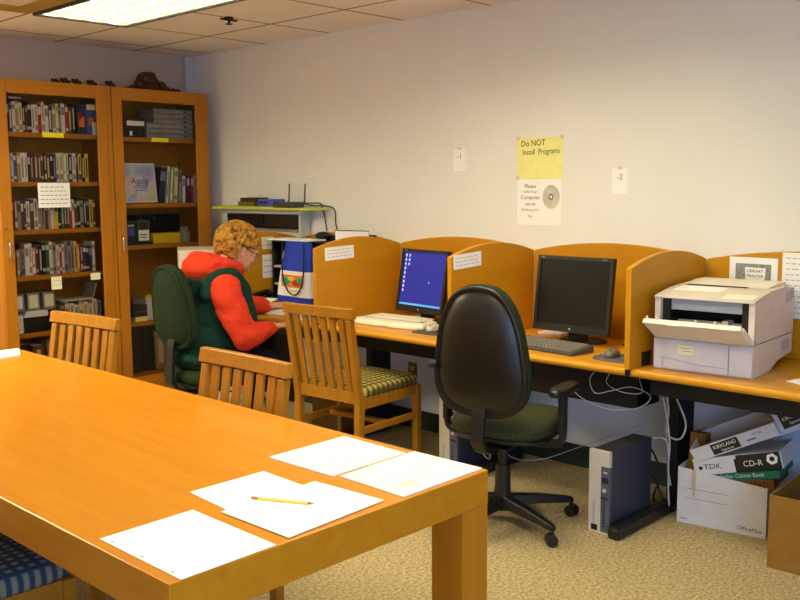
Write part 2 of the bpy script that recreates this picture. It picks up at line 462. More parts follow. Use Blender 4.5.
# ceiling lights
def light_panel(x0, y0, x1, y1, label, lens=LENS, skirt=.075):
    t = empty('ceiling_light', ((x0+x1)/2, (y0+y1)/2, H-.03), 0, label, 'ceiling light', 'fluorescent ceiling lights')
    off = t.location
    f = MB(off)
    for a, b in (((x0, y0), (x0+.02, y1)), ((x1-.02, y0), (x1, y1)), ((x0+.02, y0), (x1-.02, y0+.02)), ((x0+.02, y1-.02), (x1-.02, y1))):
        f.box((*a, H-.018), (*b, H-.0005))
    f.build('frame', DGREY, t)
    if skirt:  # sides added on unseen panels to keep light off the upper wall
        for a, b in (((x0-.012, y0-.012), (x0-.0005, y1+.012)), ((x1+.0005, y0-.012), (x1+.012, y1+.012)), ((x0-.0005, y0-.012), (x1+.0005, y0-.0005)), ((x0-.0005, y1+.0005), (x1+.0005, y1+.012))):
            MB(off).box((*a, H-skirt-.02), (*b, H-.0005)).build('cutoff_skirt', GREYL, t)
    # pillowed lens cells
    g = MB(off); nx, ny = 4, 8; k = 6
    N, Mn = nx*k, ny*k
    vs = []
    for j in range(Mn+1):
        for i in range(N+1):
            u = abs(math.sin(PI*i/k))*abs(math.sin(PI*j/k))
            vs.append((x0+.02+(x1-x0-.04)*i/N, y0+.02+(y1-y0-.04)*j/Mn, H-.006-.014*u**.6))
    fs = [(j*(N+1)+i, (j+1)*(N+1)+i, (j+1)*(N+1)+i+1, j*(N+1)+i+1) for j in range(Mn) for i in range(N)]
    g.add(vs, fs).build('lens', lens, t, smooth=True)
    return t
light_panel(2.60, 4.17, 3.205, 5.42, 'lit fluorescent ceiling panel with pillowed lens, nearest the bookcases', LENS_DIM, 0)
light_panel(1.36, 1.05, 1.965, 2.30, 'unseen ceiling panel added to light the near end of the table', LENS_NEAR)  # out of view, added to brighten the table and its papers
light_panel(2.60, 2.05, 3.205, 3.30, 'unseen ceiling panel added above the black swivel chair to light the wall', LENS, .10)  # out of view, added to brighten the middle of the desk wall
light_panel(.74, 4.5, 1.345, 5.75, 'unseen ceiling panel added at the left to brighten the bookcases', LENS_FAR)  # out of view, added as strong fill for the bookcase end
t = empty('ceiling_diffuser', (2.28, 4.8, H-.012), 0, 'yellowed square diffuser in the ceiling left of the lit panel', 'ceiling vent')
f = MB(t.location)
YTILE = plain('yellowed_frame', '#A88A3C', .7, .3)
for a, b in (((1.98, 4.17), (2.12, 5.42)), ((2.44, 4.17), (2.575, 5.42)), ((2.12, 4.17), (2.44, 4.35)), ((2.12, 5.24), (2.44, 5.42))):
    f.box((*a, H-.012), (*b, H-.0005))
f.build('frame', YTILE, t, bevel=.003)
MB(t.location).box((2.12, 4.35, H-.008), (2.44, 5.24, H-.0005)).build('panel', plain('pale_diffuser', '#D8CFC4', .6, .3), t)
sp = MB((3.50, 4.74, H-.05))
sp.cyl((3.50, 4.74, H-.001), (3.50, 4.74, H-.012), .028, .026); sp.cyl((3.50, 4.74, H-.012), (3.50, 4.74, H-.04), .008, .008); sp.cyl((3.50, 4.74, H-.04), (3.50, 4.74, H-.044), .022, .022)
sp.box((3.44, 4.735, H-.022), (3.56, 4.745, H-.012))
tag(sp.build('ceiling_sprinkler', BLACKM), 'small dark sprinkler fitting on the ceiling tiles', 'sprinkler')

# ------------------------------------------------------------------ table
TX0, TX1, TY0, TY1, TZ = .992, 2.043, 1.6, 4.6, .745
t = empty('library_table', ((TX0+TX1)/2, (TY0+TY1)/2, 0), 0, 'long honey-coloured wooden library table with papers on its near end', 'table')
o_ = t.location
MB(o_).box((TX0, TY0, TZ-.1), (TX1, TY1, TZ)).build('tabletop', W_TABLE, t, bevel=.003)
for x in (TX0+.001, TX1-.115):
    for y in (TY0+.001, TY1-.115):
        MB(o_).box((x, y, 0), (x+.114, y+.114, TZ-.1003)).build('leg', W_LEG, t, bevel=.002)

def quad_sheet(name, pts, z, mat, label, cat, group=None, th=.0012, extra=None):
    m = MB((pts[0][0], pts[0][1], z))
    m.prism([tuple(p) for p in pts], z, z+th)
    if extra: extra(m, z+th+.0003)
    return tag(m.build(name, [mat, INKL, INKG, plain('faded_print', '#D8D2BC', .8, .2)]), label, cat, group)
def holes(m, z):
    for k in (.12, .5, .86):
        m.cyl((1.03, 1.931-.333*k, z), (1.03, 1.931-.333*k, z+.0002), .004, n=10, mi=2)
ZT = TZ+.0006
quad_sheet('paper_sheet', [(1.021, 1.60), (1.274, 1.603), (1.278, 1.938), (1.021, 1.931)], ZT, TABPAPER, 'white punched sheet at the near left corner of the table', 'paper', 'papers on the table', extra=holes)
quad_sheet('paper_sheet', [(1.323, 1.70), (1.585, 1.711), (1.598, 2.06), (1.351, 2.06)], ZT, TABPAPER, 'white sheet half covered by the sheet with the pencil', 'paper', 'papers on the table')
quad_sheet('paper_sheet', [(1.318, 1.612), (1.65, 1.631), (1.633, 1.879), (1.315, 1.87)], ZT+.0018, TABPAPER, 'white sheet with the yellow pencil lying on it', 'paper', 'papers on the table')
def lines_d(m, z):
    m.box((1.70, 1.884, z), (1.99, 1.886, z+.0002), 1)
def lines_e(m, z):
    m.box((1.76, 1.655, z), (1.82, 1.69, z+.0003), 3)
    m.box((1.715, 1.63, z), (1.717, 1.85, z+.0003), 3)
quad_sheet('magazine', [(1.696, 1.877), (1.997, 1.879), (2.003, 2.158), (1.692, 2.153)], ZT, NEWS, 'off-white printed page, farther of the two at the right corner of the table', 'magazine', 'papers on the table', .004, lines_d)
quad_sheet('magazine', [(1.702, 1.612), (2.033, 1.615), (2.027, 1.872), (1.71, 1.861)], ZT, NEWS, 'off-white printed page, nearest the right corner of the table', 'magazine', 'papers on the table', .004, lines_e)
quad_sheet('paper_sheet', [(1.70, 4.36), (1.96, 4.40), (2.03, 4.57), (1.76, 4.58)], ZT, TABPAPER, 'white paper pile at the far end of the table beside the bookcases', 'paper', 'papers on the table', .008)
pz = ZT+.0018+.0012+.0045
d = Vector((1.5-1.426, 1.739-1.881, 0)).normalized(); p0 = Vector((1.426, 1.881, pz)); 
t = empty('pencil', p0, 0, 'yellow pencil lying on the white sheet on the table', 'pencil')
MB(p0).cyl(p0+d*.012, p0+d*.15, .0038, n=6).build('shaft', PENC, t)
MB(p0).cyl(p0+d*.15, p0+d*.166, .0038, .0008, n=6).build('tip', CARD, t)
MB(p0).cyl(p0-d*.006, p0+d*.012, .0039, n=10).build('eraser', PINK, t)

# ------------------------------------------------------------------ slat-back chairs
def lean(z):   # x of the back's centre line at height z
    return -.225 - max(0, z-.44)*.155
def make_chair(label, fabric, group=None):
    t = empty('slat_back_chair', (0, 0, 0), 0, label, 'chair', group)
    for s in (-1, 1):
        # rear post, one sawn piece, kicked back below and leaning above
        pr = [(-.255, 0), (-.215, 0), (-.203, .40), (lean(.6)+.018, .6), (lean(.86)+.016, .86), (lean(.86)-.016, .86), (lean(.6)-.02, .6), (-.245, .40)]
        m = MB(); M = Matrix(((1, 0, 0, 0), (0, 0, 1, 0), (0, 1, 0, 0), (0, 0, 0, 1)))
        y0 = .205 if s > 0 else -.243
        m.prism(pr, y0, y0+.038, 0, M).build('rear_leg', W_CHAIR, t, bevel=.004)
        MB().box((.205, s*.225-.019, 0), (.243, s*.225+.019, .43)).build('front_leg', W_CHAIR, t, bevel=.004)
        MB().box((-.205, s*.225-.011, .37), (.205, s*.225+.011, .43)).build('seat_rail', W_CHAIR, t, bevel=.002)
        MB().box((-.212, s*.225-.010, .235), (.207, s*.225+.010, .272)).build('side_stretcher', W_CHAIR, t, bevel=.003)
    MB().box((.213, -.206, .37), (.235, .206, .43)).build('seat_frame', W_CHAIR, t, bevel=.002)
    MB().box((-.237, -.205, .40), (-.207, .205, .465)).build('rear_rail', W_CHAIR, t, bevel=.002)
    MB().box((-.02, -.214, .24), (.01, .214, .268)).build('cross_stretcher', W_CHAIR, t, bevel=.003)
    # top rail: bowed slightly back
    m = MB(); n = 10; vs = []
    for i in range(n+1):
        y = -.255+.51*i/n; bow = -.018*(1-(2*i/n-1)**2)
        for z, dx in ((.866, .018), (.922, .014), (.922, -.014), (.866, -.018)):
            vs.append((lean(z)+dx+bow*.6+.006, y, z))
    fs = [(i*4+k, i*4+(k+1) % 4, (i+1)*4+(k+1) % 4, (i+1)*4+k) for i in range(n) for k in range(4)] + [(3, 2, 1, 0), (n*4, n*4+1, n*4+2, n*4+3)]
    m.add(vs, fs).build('top_rail', W_CHAIR, t, bevel=.004)
    for i in range(6):
        y = -.165+.066*i
        m = MB(); vs = []
        for z in (.46, .56, .66, .76, .86):
            for dx, dy in ((.007, -.02), (.007, .02), (-.007, .02), (-.007, -.02)): vs.append((lean(z)+dx, y+dy, z))
        fs = [(j*4+k, j*4+(k+1) % 4, (j+1)*4+(k+1) % 4, (j+1)*4+k) for j in range(4) for k in range(4)] + [(3, 2, 1, 0), (16, 17, 18, 19)]
        m.add(vs, fs).build('slat', W_CHAIR, t, bevel=.002)
    ol = outline(.245, .238, 7, 0, 64)
    m = MB(T(-.0, 0, 0) and (0, 0, 0)); m.layers(ol, [(.98, .4305), (1.0, .44), (1.0, .46), (.975, .476), (.9, .486), (.6, .496), (.15, .499)], 0, T(.018, 0, 0))
    m.build('seat_cushion', fabric, t, smooth=True)
    return t
c1 = make_chair('wooden slat-back chair with olive dotted seat, drawn up to the desk beside the person', FAB_OLIVE, 'slat-back wooden chairs')
c1.scale = (1.09, 1, 1); c1.location = (3.585, 3.737, 0); c1.rotation_euler = (0, 0, math.radians(4.4))
cb = make_chair('wooden chair with blue checked seat tucked under the left side of the table', FAB_BLUE, 'slat-back wooden chairs')
cb.location = (.985, 2.715, 0)
c2 = dup(cb); c2['label'] = 'wooden slat-back chair pushed in at the middle of the table, nearer of two there'
c2.location = (1.845, 2.857, 0); c2.rotation_euler = (0, 0, PI); c2.scale = (1, 1.07, .99)
c3 = dup(cb); c3['label'] = 'wooden slat-back chair at the far end of the table in front of the bookcases'
c3.location = (2.0, 4.35, 0); c3.rotation_euler = (0, 0, PI+math.radians(6.2)); c3.scale = (1, 1.1, .99)

# ------------------------------------------------------------------ swivel chairs
def make_swivel(loc, rz, label, shell, fabric, seatfab, backz=.87, bh=.29, bw=.205, arms=True, tilt=.08, legrot=0, backx=-.24, seatz=.015):
    t = empty('swivel_chair', loc, rz, label, 'office chair')
    # back: outline plane is y (across) / z (up), depth along -x
    Mb = T(backx, 0, backz) @ Ry(-tilt) @ Matrix(((0, 0, -1, 0), (1, 0, 0, 0), (0, 1, 0, 0), (0, 0, 0, 1)))
    ol = outline(bw, bh, 2.8, .2, 64)
    MB().layers(ol, [(.99, -.008), (1.0, .004), (.985, .014), (.94, .016), (.91, .006), (.885, .010), (.80, .024), (.6, .036), (.35, .041), (.05, .042)], 0, Mb).build('back_shell', shell, t, smooth=True)
    MB().layers(ol, [(.985, -.0085), (1.005, -.02), (1.0, -.045), (.95, -.062), (.8, -.072), (.4, -.075), (.05, -.075)], 0, Mb).build('back_cushion', fabric, t, smooth=True)
    so = outline(.235, .235, 3.6, 0, 64)
    MB().layers(so, [(.88, .415), (.97, .425), (1.0, .45), (.99, .475), (.93, .492), (.75, .498), (.3, .496), (.05, .495)], 0, T(.07, 0, seatz)).build('seat_cushion', seatfab, t, smooth=True)
    MB().layers(so, [(.7, .385), (.9, .395), (.93, .4145), (.5, .4145)], 0, T(.07, 0, seatz)).build('seat_pan', BLACK, t, smooth=True)
    b = MB()
    path = [(-.06, .375), (-.17, .378), (backx+.02, .40), (backx-.022, .46), (backx-.004, backz-bh+.02), (backx+.022, backz-bh+.11)]
    vs = []
    for i, (x, z) in enumerate(path):
        dx = .011 if i > 2 else 0; dz = .012 if i <= 3 else 0
        vs += [(x-dx, -.032, z-dz), (x-dx, .032, z-dz), (x+dx, .032, z+dz), (x+dx, -.032, z+dz)]
    b.add(vs, [(j*4+q, j*4+(q+1) % 4, (j+1)*4+(q+1) % 4, (j+1)*4+q) for j in range(5) for q in range(4)]+[(3, 2, 1, 0), (20, 21, 22, 23)])
    b.box((-.12, -.07, .365), (.1, .07, .3845))
    b.build('back_bracket', BLACK, t, bevel=.004)
    MB().cyl((backx-.01, bw-.01, backz-.07), (backx-.01, bw+.025, backz-.07), .02, .018).build('knob', BLACK, t) if arms else None
    MB().cyl((0, 0, .10), (0, 0, .28), .038, .034, 20).cyl((0, 0, .28), (0, 0, .366), .022, .022, 16).build('gas_column', BLACK, t, smooth=False)
    MB().tube([(.05, -.07, .37), (.08, -.2, .372), (.09, -.25, .37)], .006, 8).build('height_lever', BLACK, t)
    # five-star base
    b = MB(); b.cyl((0, 0, .07), (0, 0, .125), .052, .045, 20)
    for k in range(5):
        a = legrot+2*PI*k/5; R = Rz(a)
        vs = []
        for x, w, z0, z1 in ((.02, .034, .082, .135), (.18, .029, .082, .120), (.33, .020, .068, .096), (.352, .014, .068, .088)):
            vs += [(x, -w, z0), (x, w, z0), (x, w*.7, z1), (x, -w*.7, z1)]
        fs = [(j*4+q, j*4+(q+1) % 4, (j+1)*4+(q+1) % 4, (j+1)*4+q) for j in range(3) for q in range(4)] + [(3, 2, 1, 0), (12, 13, 14, 15)]
        b.add(vs, fs, 0, R)
    b.build('star_base', BLACK, t, bevel=.004)
    for k in range(5):
        a = legrot+2*PI*k/5; R = Rz(a) @ T(.342, 0, 0) @ Rz(1.1+k)
        c = MB(); c.cyl((-.005, -.026, .0265), (-.005, -.006, .0265), .026, .026, 20, 0, R); c.cyl((-.005, .006, .0265), (-.005, .026, .0265), .026, .026, 20, 0, R)
        c.box((-.018, -.005, .02), (.012, .005, .052), 0, R); c.cyl((0, 0, .05), (0, 0, .072), .007, .007, 10, 0, R)
        c.build('caster', BLACK, t, bevel=.003)
    if arms:
        for s in (-1, 1):
            ab = MB()
            ab.tube([(0, s*.15, .40), (0, s*.24, .405), (.0, s*.285, .43), (0, s*.29, .50), (0, s*.28, .63)], .017, 10)
            ab.box((-.03, s*.288-.012, .46), (.03, s*.288+.012, .635))
            ab.build('arm_bracket', BLACK, t, bevel=.004)
            pd = MB(); po = outline(.135, .037, 3.2, 0, 40)
            pd.layers(po, [(.9, .636), (1.0, .645), (1.0, .658), (.93, .67), (.5, .674), (.1, .674)], 0, T(.03, s*.283, 0))
            pd.build('arm_pad', DARKP, t, smooth=True)
    return t
make_swivel((3.345, 2.535, 0), math.radians(12), 'black-backed swivel office chair with armrests in front of the dark monitor', DARKP, FAB_GREEN, FAB_TWEED, .835, .292, .212, True, .06, math.radians(-104-12), -.245)
make_swivel((3.09, 4.55, 0), math.radians(2), 'dark green upholstered swivel chair the person is sitting on', FAB_GREEN, FAB_GREEN, FAB_GREEN, .875, .24, .162, False, .14, .3, -.195)

# ------------------------------------------------------------------ desks and carrels
DZ = .745; DX0 = 3.61
BAYS = [(-.35, 2.055, 'wood-laminate computer desk with black frame, carrying the printer'),
        (2.055, 3.075, 'wood-laminate computer desk with black frame, carrying the dark monitor'),
        (3.075, 4.11, 'wood-laminate computer desk with black frame, carrying the blue-screen monitor'),
        (4.11, 5.10, 'wood-laminate computer desk where the person is working')]
for y0, y1, lab in BAYS:
    t = empty('computer_desk', (3.97, (y0+y1)/2, 0), 0, lab, 'desk', 'row of computer desks')
    o_ = t.location
    # rounded front edge profile in x-z, swept along y
    pr = [(DX0+.012, DZ-.036)] + [(DX0+.018-.018*math.cos(a), DZ-.018+.018*math.sin(a)) for a in [(-.5+.1*i)*PI for i in range(11)]] + [(XW-.004, DZ), (XW-.004, DZ-.036)]
    pr = [(DX0+.018-.018*math.cos(-PI/2+PI*i/10), DZ-.018+.018*math.sin(-PI/2+PI*i/10)) for i in range(11)] + [(XW-.004, DZ), (XW-.004, DZ-.036)]
    Mx = Matrix(((1, 0, 0, 0), (0, 0, 1, 0), (0, 1, 0, 0), (0, 0, 0, 1)))
    MB(o_).prism(pr, y0+.001, y1-.001, 0, Mx).build('desktop', W_DESK, t)
    xt, wt, zt_ = (3.80, .2, .52 if 2 < y0 < 3 else .60) if y0 > 0 else (3.70, .12, .625)
    MB(o_).box((xt, y0+.06, zt_), (xt+.015, y1-.06, DZ-.0365)).box((xt+.015, y0+.06, zt_), (xt+wt, y1-.06, zt_+.012)).box((xt+wt, y0+.06, zt_), (xt+wt+.012, y1-.06, .70)).build('cable_tray', BLACKM, t)
    if y0 > 0:
        MB(o_).box((3.49, y0-.04, 0), (4.20, y0+.02, .055)).build('foot', BLACK, t, bevel=.015)
        MB(o_).box((4.03, y0-.03, .055), (4.20, y0+.02, DZ-.0365)).build('leg_column', BLACKM, t, bevel=.004)
    else:
        MB(o_).box((3.65, y0+.02, 0), (4.2, y0+.09, .055)).build('foot', BLACK, t, bevel=.015)
        MB(o_).box((4.0, y0+.03, .055), (4.18, y0+.08, DZ-.0365)).build('leg_column', BLACKM, t, bevel=.004)
def arch(a0, a1, z0, z1, n=20):
    "outline from (a0,z base) over an arch"
    pts = [(a0, DZ+.0008), (a1, DZ+.0008)]
    for i in range(n+1):
        u = i/n; a = a1+(a0-a1)*u
        pts.append((a, z0+(z1-z0)*(1-(2*u-1)**2)))
    return pts
DIVS = [(2.055, 'wood-veneer carrel divider between the printer and the dark monitor'),
        (3.075, 'wood-veneer carrel divider with a taped notice between the two monitors'),
        (4.11, 'wood-veneer carrel divider with a taped notice behind the slat-back chair'),
        (5.10, 'wood-veneer carrel divider with pinned notes beyond the person')]
for y, lab in DIVS:
    Mx = Matrix(((1, 0, 0, 0), (0, 0, 1, 0), (0, 1, 0, 0), (0, 0, 0, 1)))
    t = empty('carrel_divider', (3.97, y, DZ), 0, lab, 'desk divider', 'carrel dividers')
    MB(t.location).prism(arch(3.598, XW-.022, 1.188, 1.245), y-.0135, y+.0135, 0, Mx).build('panel', W_PANEL, t, bevel=.002)
    MB(t.location).box((3.70, y-.022, DZ+.0008), (3.77, y-.0137, DZ+.065)).build('bracket', BLACKM, t, bevel=.002)
    MB(t.location).box((DX0-.006, y-.012, DZ-.03), (DX0-.0005, y+.012, DZ-.004)).build('edge_clip', BLACKM, t)
BACKS = [(.95, 2.04, 'arched wood carrel back panel behind the printer'), (2.07, 3.06, 'arched wood carrel back panel behind the dark monitor'),
         (3.09, 4.095, 'arched wood carrel back panel behind the blue-screen monitor'), (4.125, 5.085, 'arched wood carrel back panel behind the tote bag')]
for y0, y1, lab in BACKS:
    m = MB((XW-.011, (y0+y1)/2, DZ))
    My = Matrix(((0, 0, 1, 0), (1, 0, 0, 0), (0, 1, 0, 0), (0, 0, 0, 1)))
    m.prism(arch(y0, y1, 1.188, 1.243), XW-.02, XW-.002, 0, My)
    tag(m.build('carrel_back_panel', W_PANELY, bevel=.002), lab, 'desk panel', 'carrel back panels')

# ------------------------------------------------------------------ notes, signs
def sheet_on(name, M, w, h, mat, label, cat, group=None, extra=None, th=.0008, mats=None):
    "a flat sheet in the plane of M (right, up, out)"
    loc = M.translation.copy()
    m = MB(); m.box((-w/2, -h/2, 0), (w/2, h/2, th))
    if extra: extra(m, th+.0004)
    me = MB()
    o = m.build(name, mats or [mat, INK, INKG, TAPE, CD])
    o.matrix_world = M
    return tag(o, label, cat, group)
def bars(rows, w, h, dens=.7, mi=2):
    def g(m, z):
        for r in range(rows):
            y = h/2-h*(r+1)/(rows+1)
            x = -w*.42
            rr = random.Random(r*7+rows)
            while x < w*.40*dens+w*.05:
                l = w*rr.uniform(.05, .14)
                hh = min(h*.015, .0022); m.box((x, y-hh, z-.0001), (x+l, y+hh, z+.0001), mi); x += l+w*.035
    return g
def ysign(m, z):
    m.text('Do NOT', .046, T(-.045, .083, z) @ Rz(.03), 1, .95); m.text('Install  Programs', .043, T(.008, .036, z) @ Rz(.02), 1, .86)
    for x, y in ((-.147, .11), (.147, .112), (-.148, -.108)): m.box((x-.012, y-.008, z-.0002), (x+.012, y+.012, z+.0002), 3)
sheet_on('wall_sign', T(XW-.001, 3.045, 1.696) @ FX, .305, .228, YELL, 'yellow handwritten sign about programs, on the wall above a white one', 'sign', None, ysign)
def wsign(m, z):
    for s_, sz, y in (('Please', .031, .088), ('Limit Your', .021, .058), ('Computer', .031, .026), ('use to', .028, -.010), ('30 Minutes Per', .020, -.044), ('Day', .019, -.078)):
        m.text(s_, sz, T(-.058, y, z), 1 if sz > .02 else 2)
    n = 40
    for i in range(n):
        a0, a1 = 2*PI*i/n, 2*PI*(i+1)/n
        m.add([(.082+.016*math.cos(a0), .03+.018*math.sin(a0), z), (.082+.056*math.cos(a0), .03+.066*math.sin(a0), z), (.082+.056*math.cos(a1), .03+.066*math.sin(a1), z), (.082+.016*math.cos(a1), .03+.018*math.sin(a1), z)], [(0, 1, 2, 3)], 4)
        m.add([(.082+.016*math.cos(a0), .03+.018*math.sin(a0), z), (.082+.016*math.cos(a1), .03+.018*math.sin(a1), z), (.082+.007*math.cos(a1), .03+.008*math.sin(a1), z), (.082+.007*math.cos(a0), .03+.008*math.sin(a0), z)], [(0, 1, 2, 3)], 2)
sheet_on('wall_sign', T(XW-.001, 3.047, 1.4535) @ FX, .30, .255, WHITE, 'white printed sign with a disc picture, taped below the yellow sign', 'sign', None, wsign)
def tagx(s_):
    def g(m, z):
        m.text(s_, .042, T(0, .02, z), 2); m.box((-.012, .060, z-.0002), (.012, .076, z+.0002), 3)
    return g
sheet_on('number_card', T(XW-.001, 3.622, 1.700) @ FX, .098, .13, WHITE, 'small white number card on the wall above the blue-screen monitor', 'card', None, tagx('-1'))
sheet_on('number_card', T(XW-.001, 2.54, 1.567) @ FX, .09, .13, WHITE, 'small white number card on the wall above the dark monitor', 'card', None, tagx('-2'))
sheet_on('notice_strip', T(3.785, 4.11-.0142, 1.155) @ FY @ Rz(.03), .235, .078, WHITE, 'white taped notice strip on the divider behind the slat-back chair', 'notice', 'notices on dividers', bars(3, .235, .078))
sheet_on('notice_strip', T(3.725, 3.075-.0142, 1.165) @ FY @ Rz(.05), .225, .075, WHITE, 'white taped notice strip on the divider between the monitors', 'notice', 'notices on dividers', bars(3, .225, .075))
sheet_on('pinned_note', T(4.03, 5.10-.0142, 1.165) @ FY, .10, .085, PALEY, 'small pale yellow note on the divider beside the person', 'note', None, bars(2, .1, .085, .4))
sheet_on('pinned_note', T(4.035, 5.10-.0142, 1.005) @ FY, .11, .16, WHITE, 'larger white note on the divider below the pale yellow one', 'note', None, bars(3, .11, .16, .5))
def lib(m, z):
    m.box((-.085, -.075, z-.0002), (.085, .070, z), 5)
    m.add([(-.03, -.07, z+.0003), (.05, -.07, z+.0003), (.060, .052, z+.0003), (-.040, .054, z+.0003)], [(0, 1, 2, 3)], 0)
    m.text('LIBRARY', .019, T(.01, .036, z+.0007), 1, 1.1); m.text('PRINTER', .019, T(.01, .012, z+.0007), 1, 1.1); m.text('NEEDS', .019, T(-.004, -.012, z+.0007), 1, 1.1)
GREYP = plain('grey_picture', '#8F9088', .8, .2, nscale=60, namp=.3)
sheet_on('notice_sheet', T(XW-.0212, 1.81, 1.105) @ FX, .23, .20, WHITE, 'white sheet with grey picture and printed notice behind the printer', 'notice', None, lib, mats=[WHITE, INK, INKG, TAPE, CD, GREYP])
sheet_on('notice_sheet', T(XW-.0212, 1.565, 1.085) @ FX, .22, .30, WHITE, 'large white handwritten sheet to the right of the printer', 'notice', None, bars(11, .22, .30, .9, 5), mats=[WHITE, INK, INKG, TAPE, CD, INKL])
# ------------------------------------------------------------------ monitors
def monitor(y, x, rz, w, h, zc, label, on, tilt=.15):
    t = empty('monitor', (x, y, DZ+.001), rz, label, 'monitor')
    b = .018
    fr = MB()   # local: front faces -x
    z0 = zc-h/2-DZ; z1 = z0+h
    fr.box((-.028, -w/2, z0), (-.0, -w/2+b, z1)); fr.box((-.028, w/2-b, z0), (0, w/2, z1)); fr.box((-.028, -w/2+b, z1-b), (0, w/2-b, z1)); fr.box((-.028, -w/2+b, z0), (0, w/2-b, z0+.038))
    Mt = T(0, 0, z0) @ Ry(tilt) @ T(0, 0, -z0)
    def tl(m):
        m.v = [Mt @ v for v in m.v]; return m
    fr.text('NEC', .011, T(-.0285, w/2-.032, z1-.010) @ FX, 1)
    fr.text('MultiSync', .008, T(-.0285, -w/2+.05, z1-.010) @ FX, 1) if not on else None
    fr.cyl((-.0285, 0, z0+.018), (-.0292, 0, z0+.018), .005, n=12, mi=1)
    tl(fr).build('bezel', [BLACK, SILVER], t, bevel=.0)
    tl(MB().box((.0, -w/2+.01, z0+.01), (.02, w/2-.01, z1-.01)).box((.02, -w/4, z0+.06), (.055, w/4, z1-.06))).build('back_case', BLACK, t, bevel=.008)
    s = MB(); s.box((-.022, -w/2+b, z0+.038), (-.001, w/2-b, z1-b), 0)
    if on:
        s.box((-.0228, -w/2+b+.0005, z0+.0385), (-.022, w/2-b-.0005, z0+.05), 1)
        for c in range(2):
            for r in range(9 if c == 0 else 3):
                yy = w/2-b-.02-.03*c; zz = z1-b-.02-.026*r
                s.box((-.0228, yy-.005, zz-.004), (-.022, yy+.005, zz+.006), 2)
                s.box((-.0228, yy-.007, zz-.009), (-.022, yy+.007, zz-.007), 2)
        s.box((-.0228, -.06, zc-DZ-.01), (-.022, -.055, zc-DZ), 2)
    tl(s).build('screen', [SCREEN, SCREENBAR, ICON] if on else [SCREENOFF], t)
    MB().box((.04, -.05, .012), (.075, .05, z0+.14)).build('stand_neck', BLACK, t, bevel=.005)
    MB().layers(outline(.075, .12, 4, 0, 40), [(1, 0), (1, .008), (.9, .014), (.3, .015)], 0, T(.105, 0, 0)).build('stand_base', BLACK, t)
    return t
monitor(3.645, 4.01, math.radians(-6), .40, .37, .993, 'black flat monitor showing a blue desktop screen', True, .17)
monitor(2.60, 4.0, math.radians(0), .445, .385, .995, 'black flat monitor with a dark switched-off screen', False, .12)
# keyboards
def keyboard(loc, rz, w, d, label, case, keys, ergo=False):
    t = empty('keyboard', loc, rz, label, 'keyboard')   # local: front toward -x
    if ergo:
        pts = [(-.13, -w/2+.05), (-.145, -.05), (-.125, 0), (-.145, .05), (-.13, w/2-.05), (-.09, w/2), (.06, w/2-.02), (.105, .10), (.115, 0), (.105, -.10), (.06, -w/2+.02), (-.09, -w/2)]
        pts = [(x, y) for x, y in reversed(pts)]
        m = MB(); n = len(pts)
        vs = [(x, y, 0) for x, y in pts]+[(x, y, .016) for x, y in pts]+[(x*.9, y*.94, .026) for x, y in pts]
        fs = [tuple(reversed(range(n))), tuple(range(2*n, 3*n))]+[(j*n+i, j*n+(i+1) % n, (j+1)*n+(i+1) % n, (j+1)*n+i) for j in range(2) for i in range(n)]
        m.add(vs, fs).build('case', case, t, bevel=.006)
        MB().add([(-.048, -.19, .0262), (-.048, .19, .0262), (.09, .17, .0262), (.09, -.17, .0262), (-.048, -.19, .0275), (-.048, .19, .0275), (.09, .17, .0275), (.09, -.17, .0275)], [(0, 3, 2, 1), (4, 5, 6, 7), (0, 1, 5, 4), (1, 2, 6, 5), (2, 3, 7, 6), (3, 0, 4, 7)]).build('key_well', DGREY, t)
    else:
        m = MB(); m.add([(-d/2, -w/2, 0), (-d/2, w/2, 0), (d/2, w/2, 0), (d/2, -w/2, 0), (-d/2, -w/2, .014), (-d/2, w/2, .014), (d/2, w/2, .036), (d/2, -w/2, .036)],
                        [(0, 1, 2, 3), (7, 6, 5, 4), (0, 4, 5, 1), (1, 5, 6, 2), (2, 6, 7, 3), (3, 7, 4, 0)]).build('case', case, t, bevel=.003)
        z = None
    k = MB()
    rows = 5 if ergo else 6
    for r in range(rows):
        cols = 18 if not ergo else 16
        for c in range(cols):
            yy = -w*.46+w*.92*(c+.5)/cols
            if abs(c-(cols-4.5)) < .3 and not ergo: continue
            if ergo:
                yy *= .84; xx = -.036+.027*r; zz = .0275
            else:
                xx = -d/2+.028+(d-.05)*r/5; zz = .014+.022*(xx+d/2)/d+.0004
            hw = w*.92/cols*.42
            k.box((xx-.0075, yy-hw, zz-.002), (xx+.0075, yy+hw, zz+.006))
    k.build('keys', keys, t)
    return t
kb1 = keyboard((3.915, 3.74, DZ+.001), math.radians(3), .47, .2, 'cream split ergonomic keyboard in front of the blue-screen monitor', CREAM, CREAM, True); kb1.scale = (1.06, 1.14, 1.2)
keyboard((3.80, 2.62, DZ+.001), math.radians(-6), .46, .165, 'dark grey keyboard in front of the dark monitor', DGREY, KEYS)
keyboard((3.74, 4.50, DZ+.001), math.radians(2), .42, .15, 'pale keyboard under the hands of the person', CREAM, WHITE)
def mouse(loc, rz, label, mat, lightbtn):
    t = empty('mouse', loc, rz, label, 'computer mouse')
    m = MB(); m.layers(outline(.058, .032, 2.4, .0, 32), [(.96, 0), (1, .01), (.93, .022), (.75, .031), (.4, .036), (.05, .037)]); m.build('body', mat, t, smooth=True)
    MB().cyl((-.035, -.004, .031), (-.035, .004, .031), .006, n=12).build('wheel', lightbtn, t)
    return t
PAD = plain('mouse_pad', '#5E6066', .8, .2, nscale=14, namp=.35)
m = MB((3.83, 2.21, DZ+.0008)); m.layers(outline(.10, .12, 3, 0, 40), [(1, DZ+.0008), (1, DZ+.004)], 0, T(3.80, 2.205, 0))
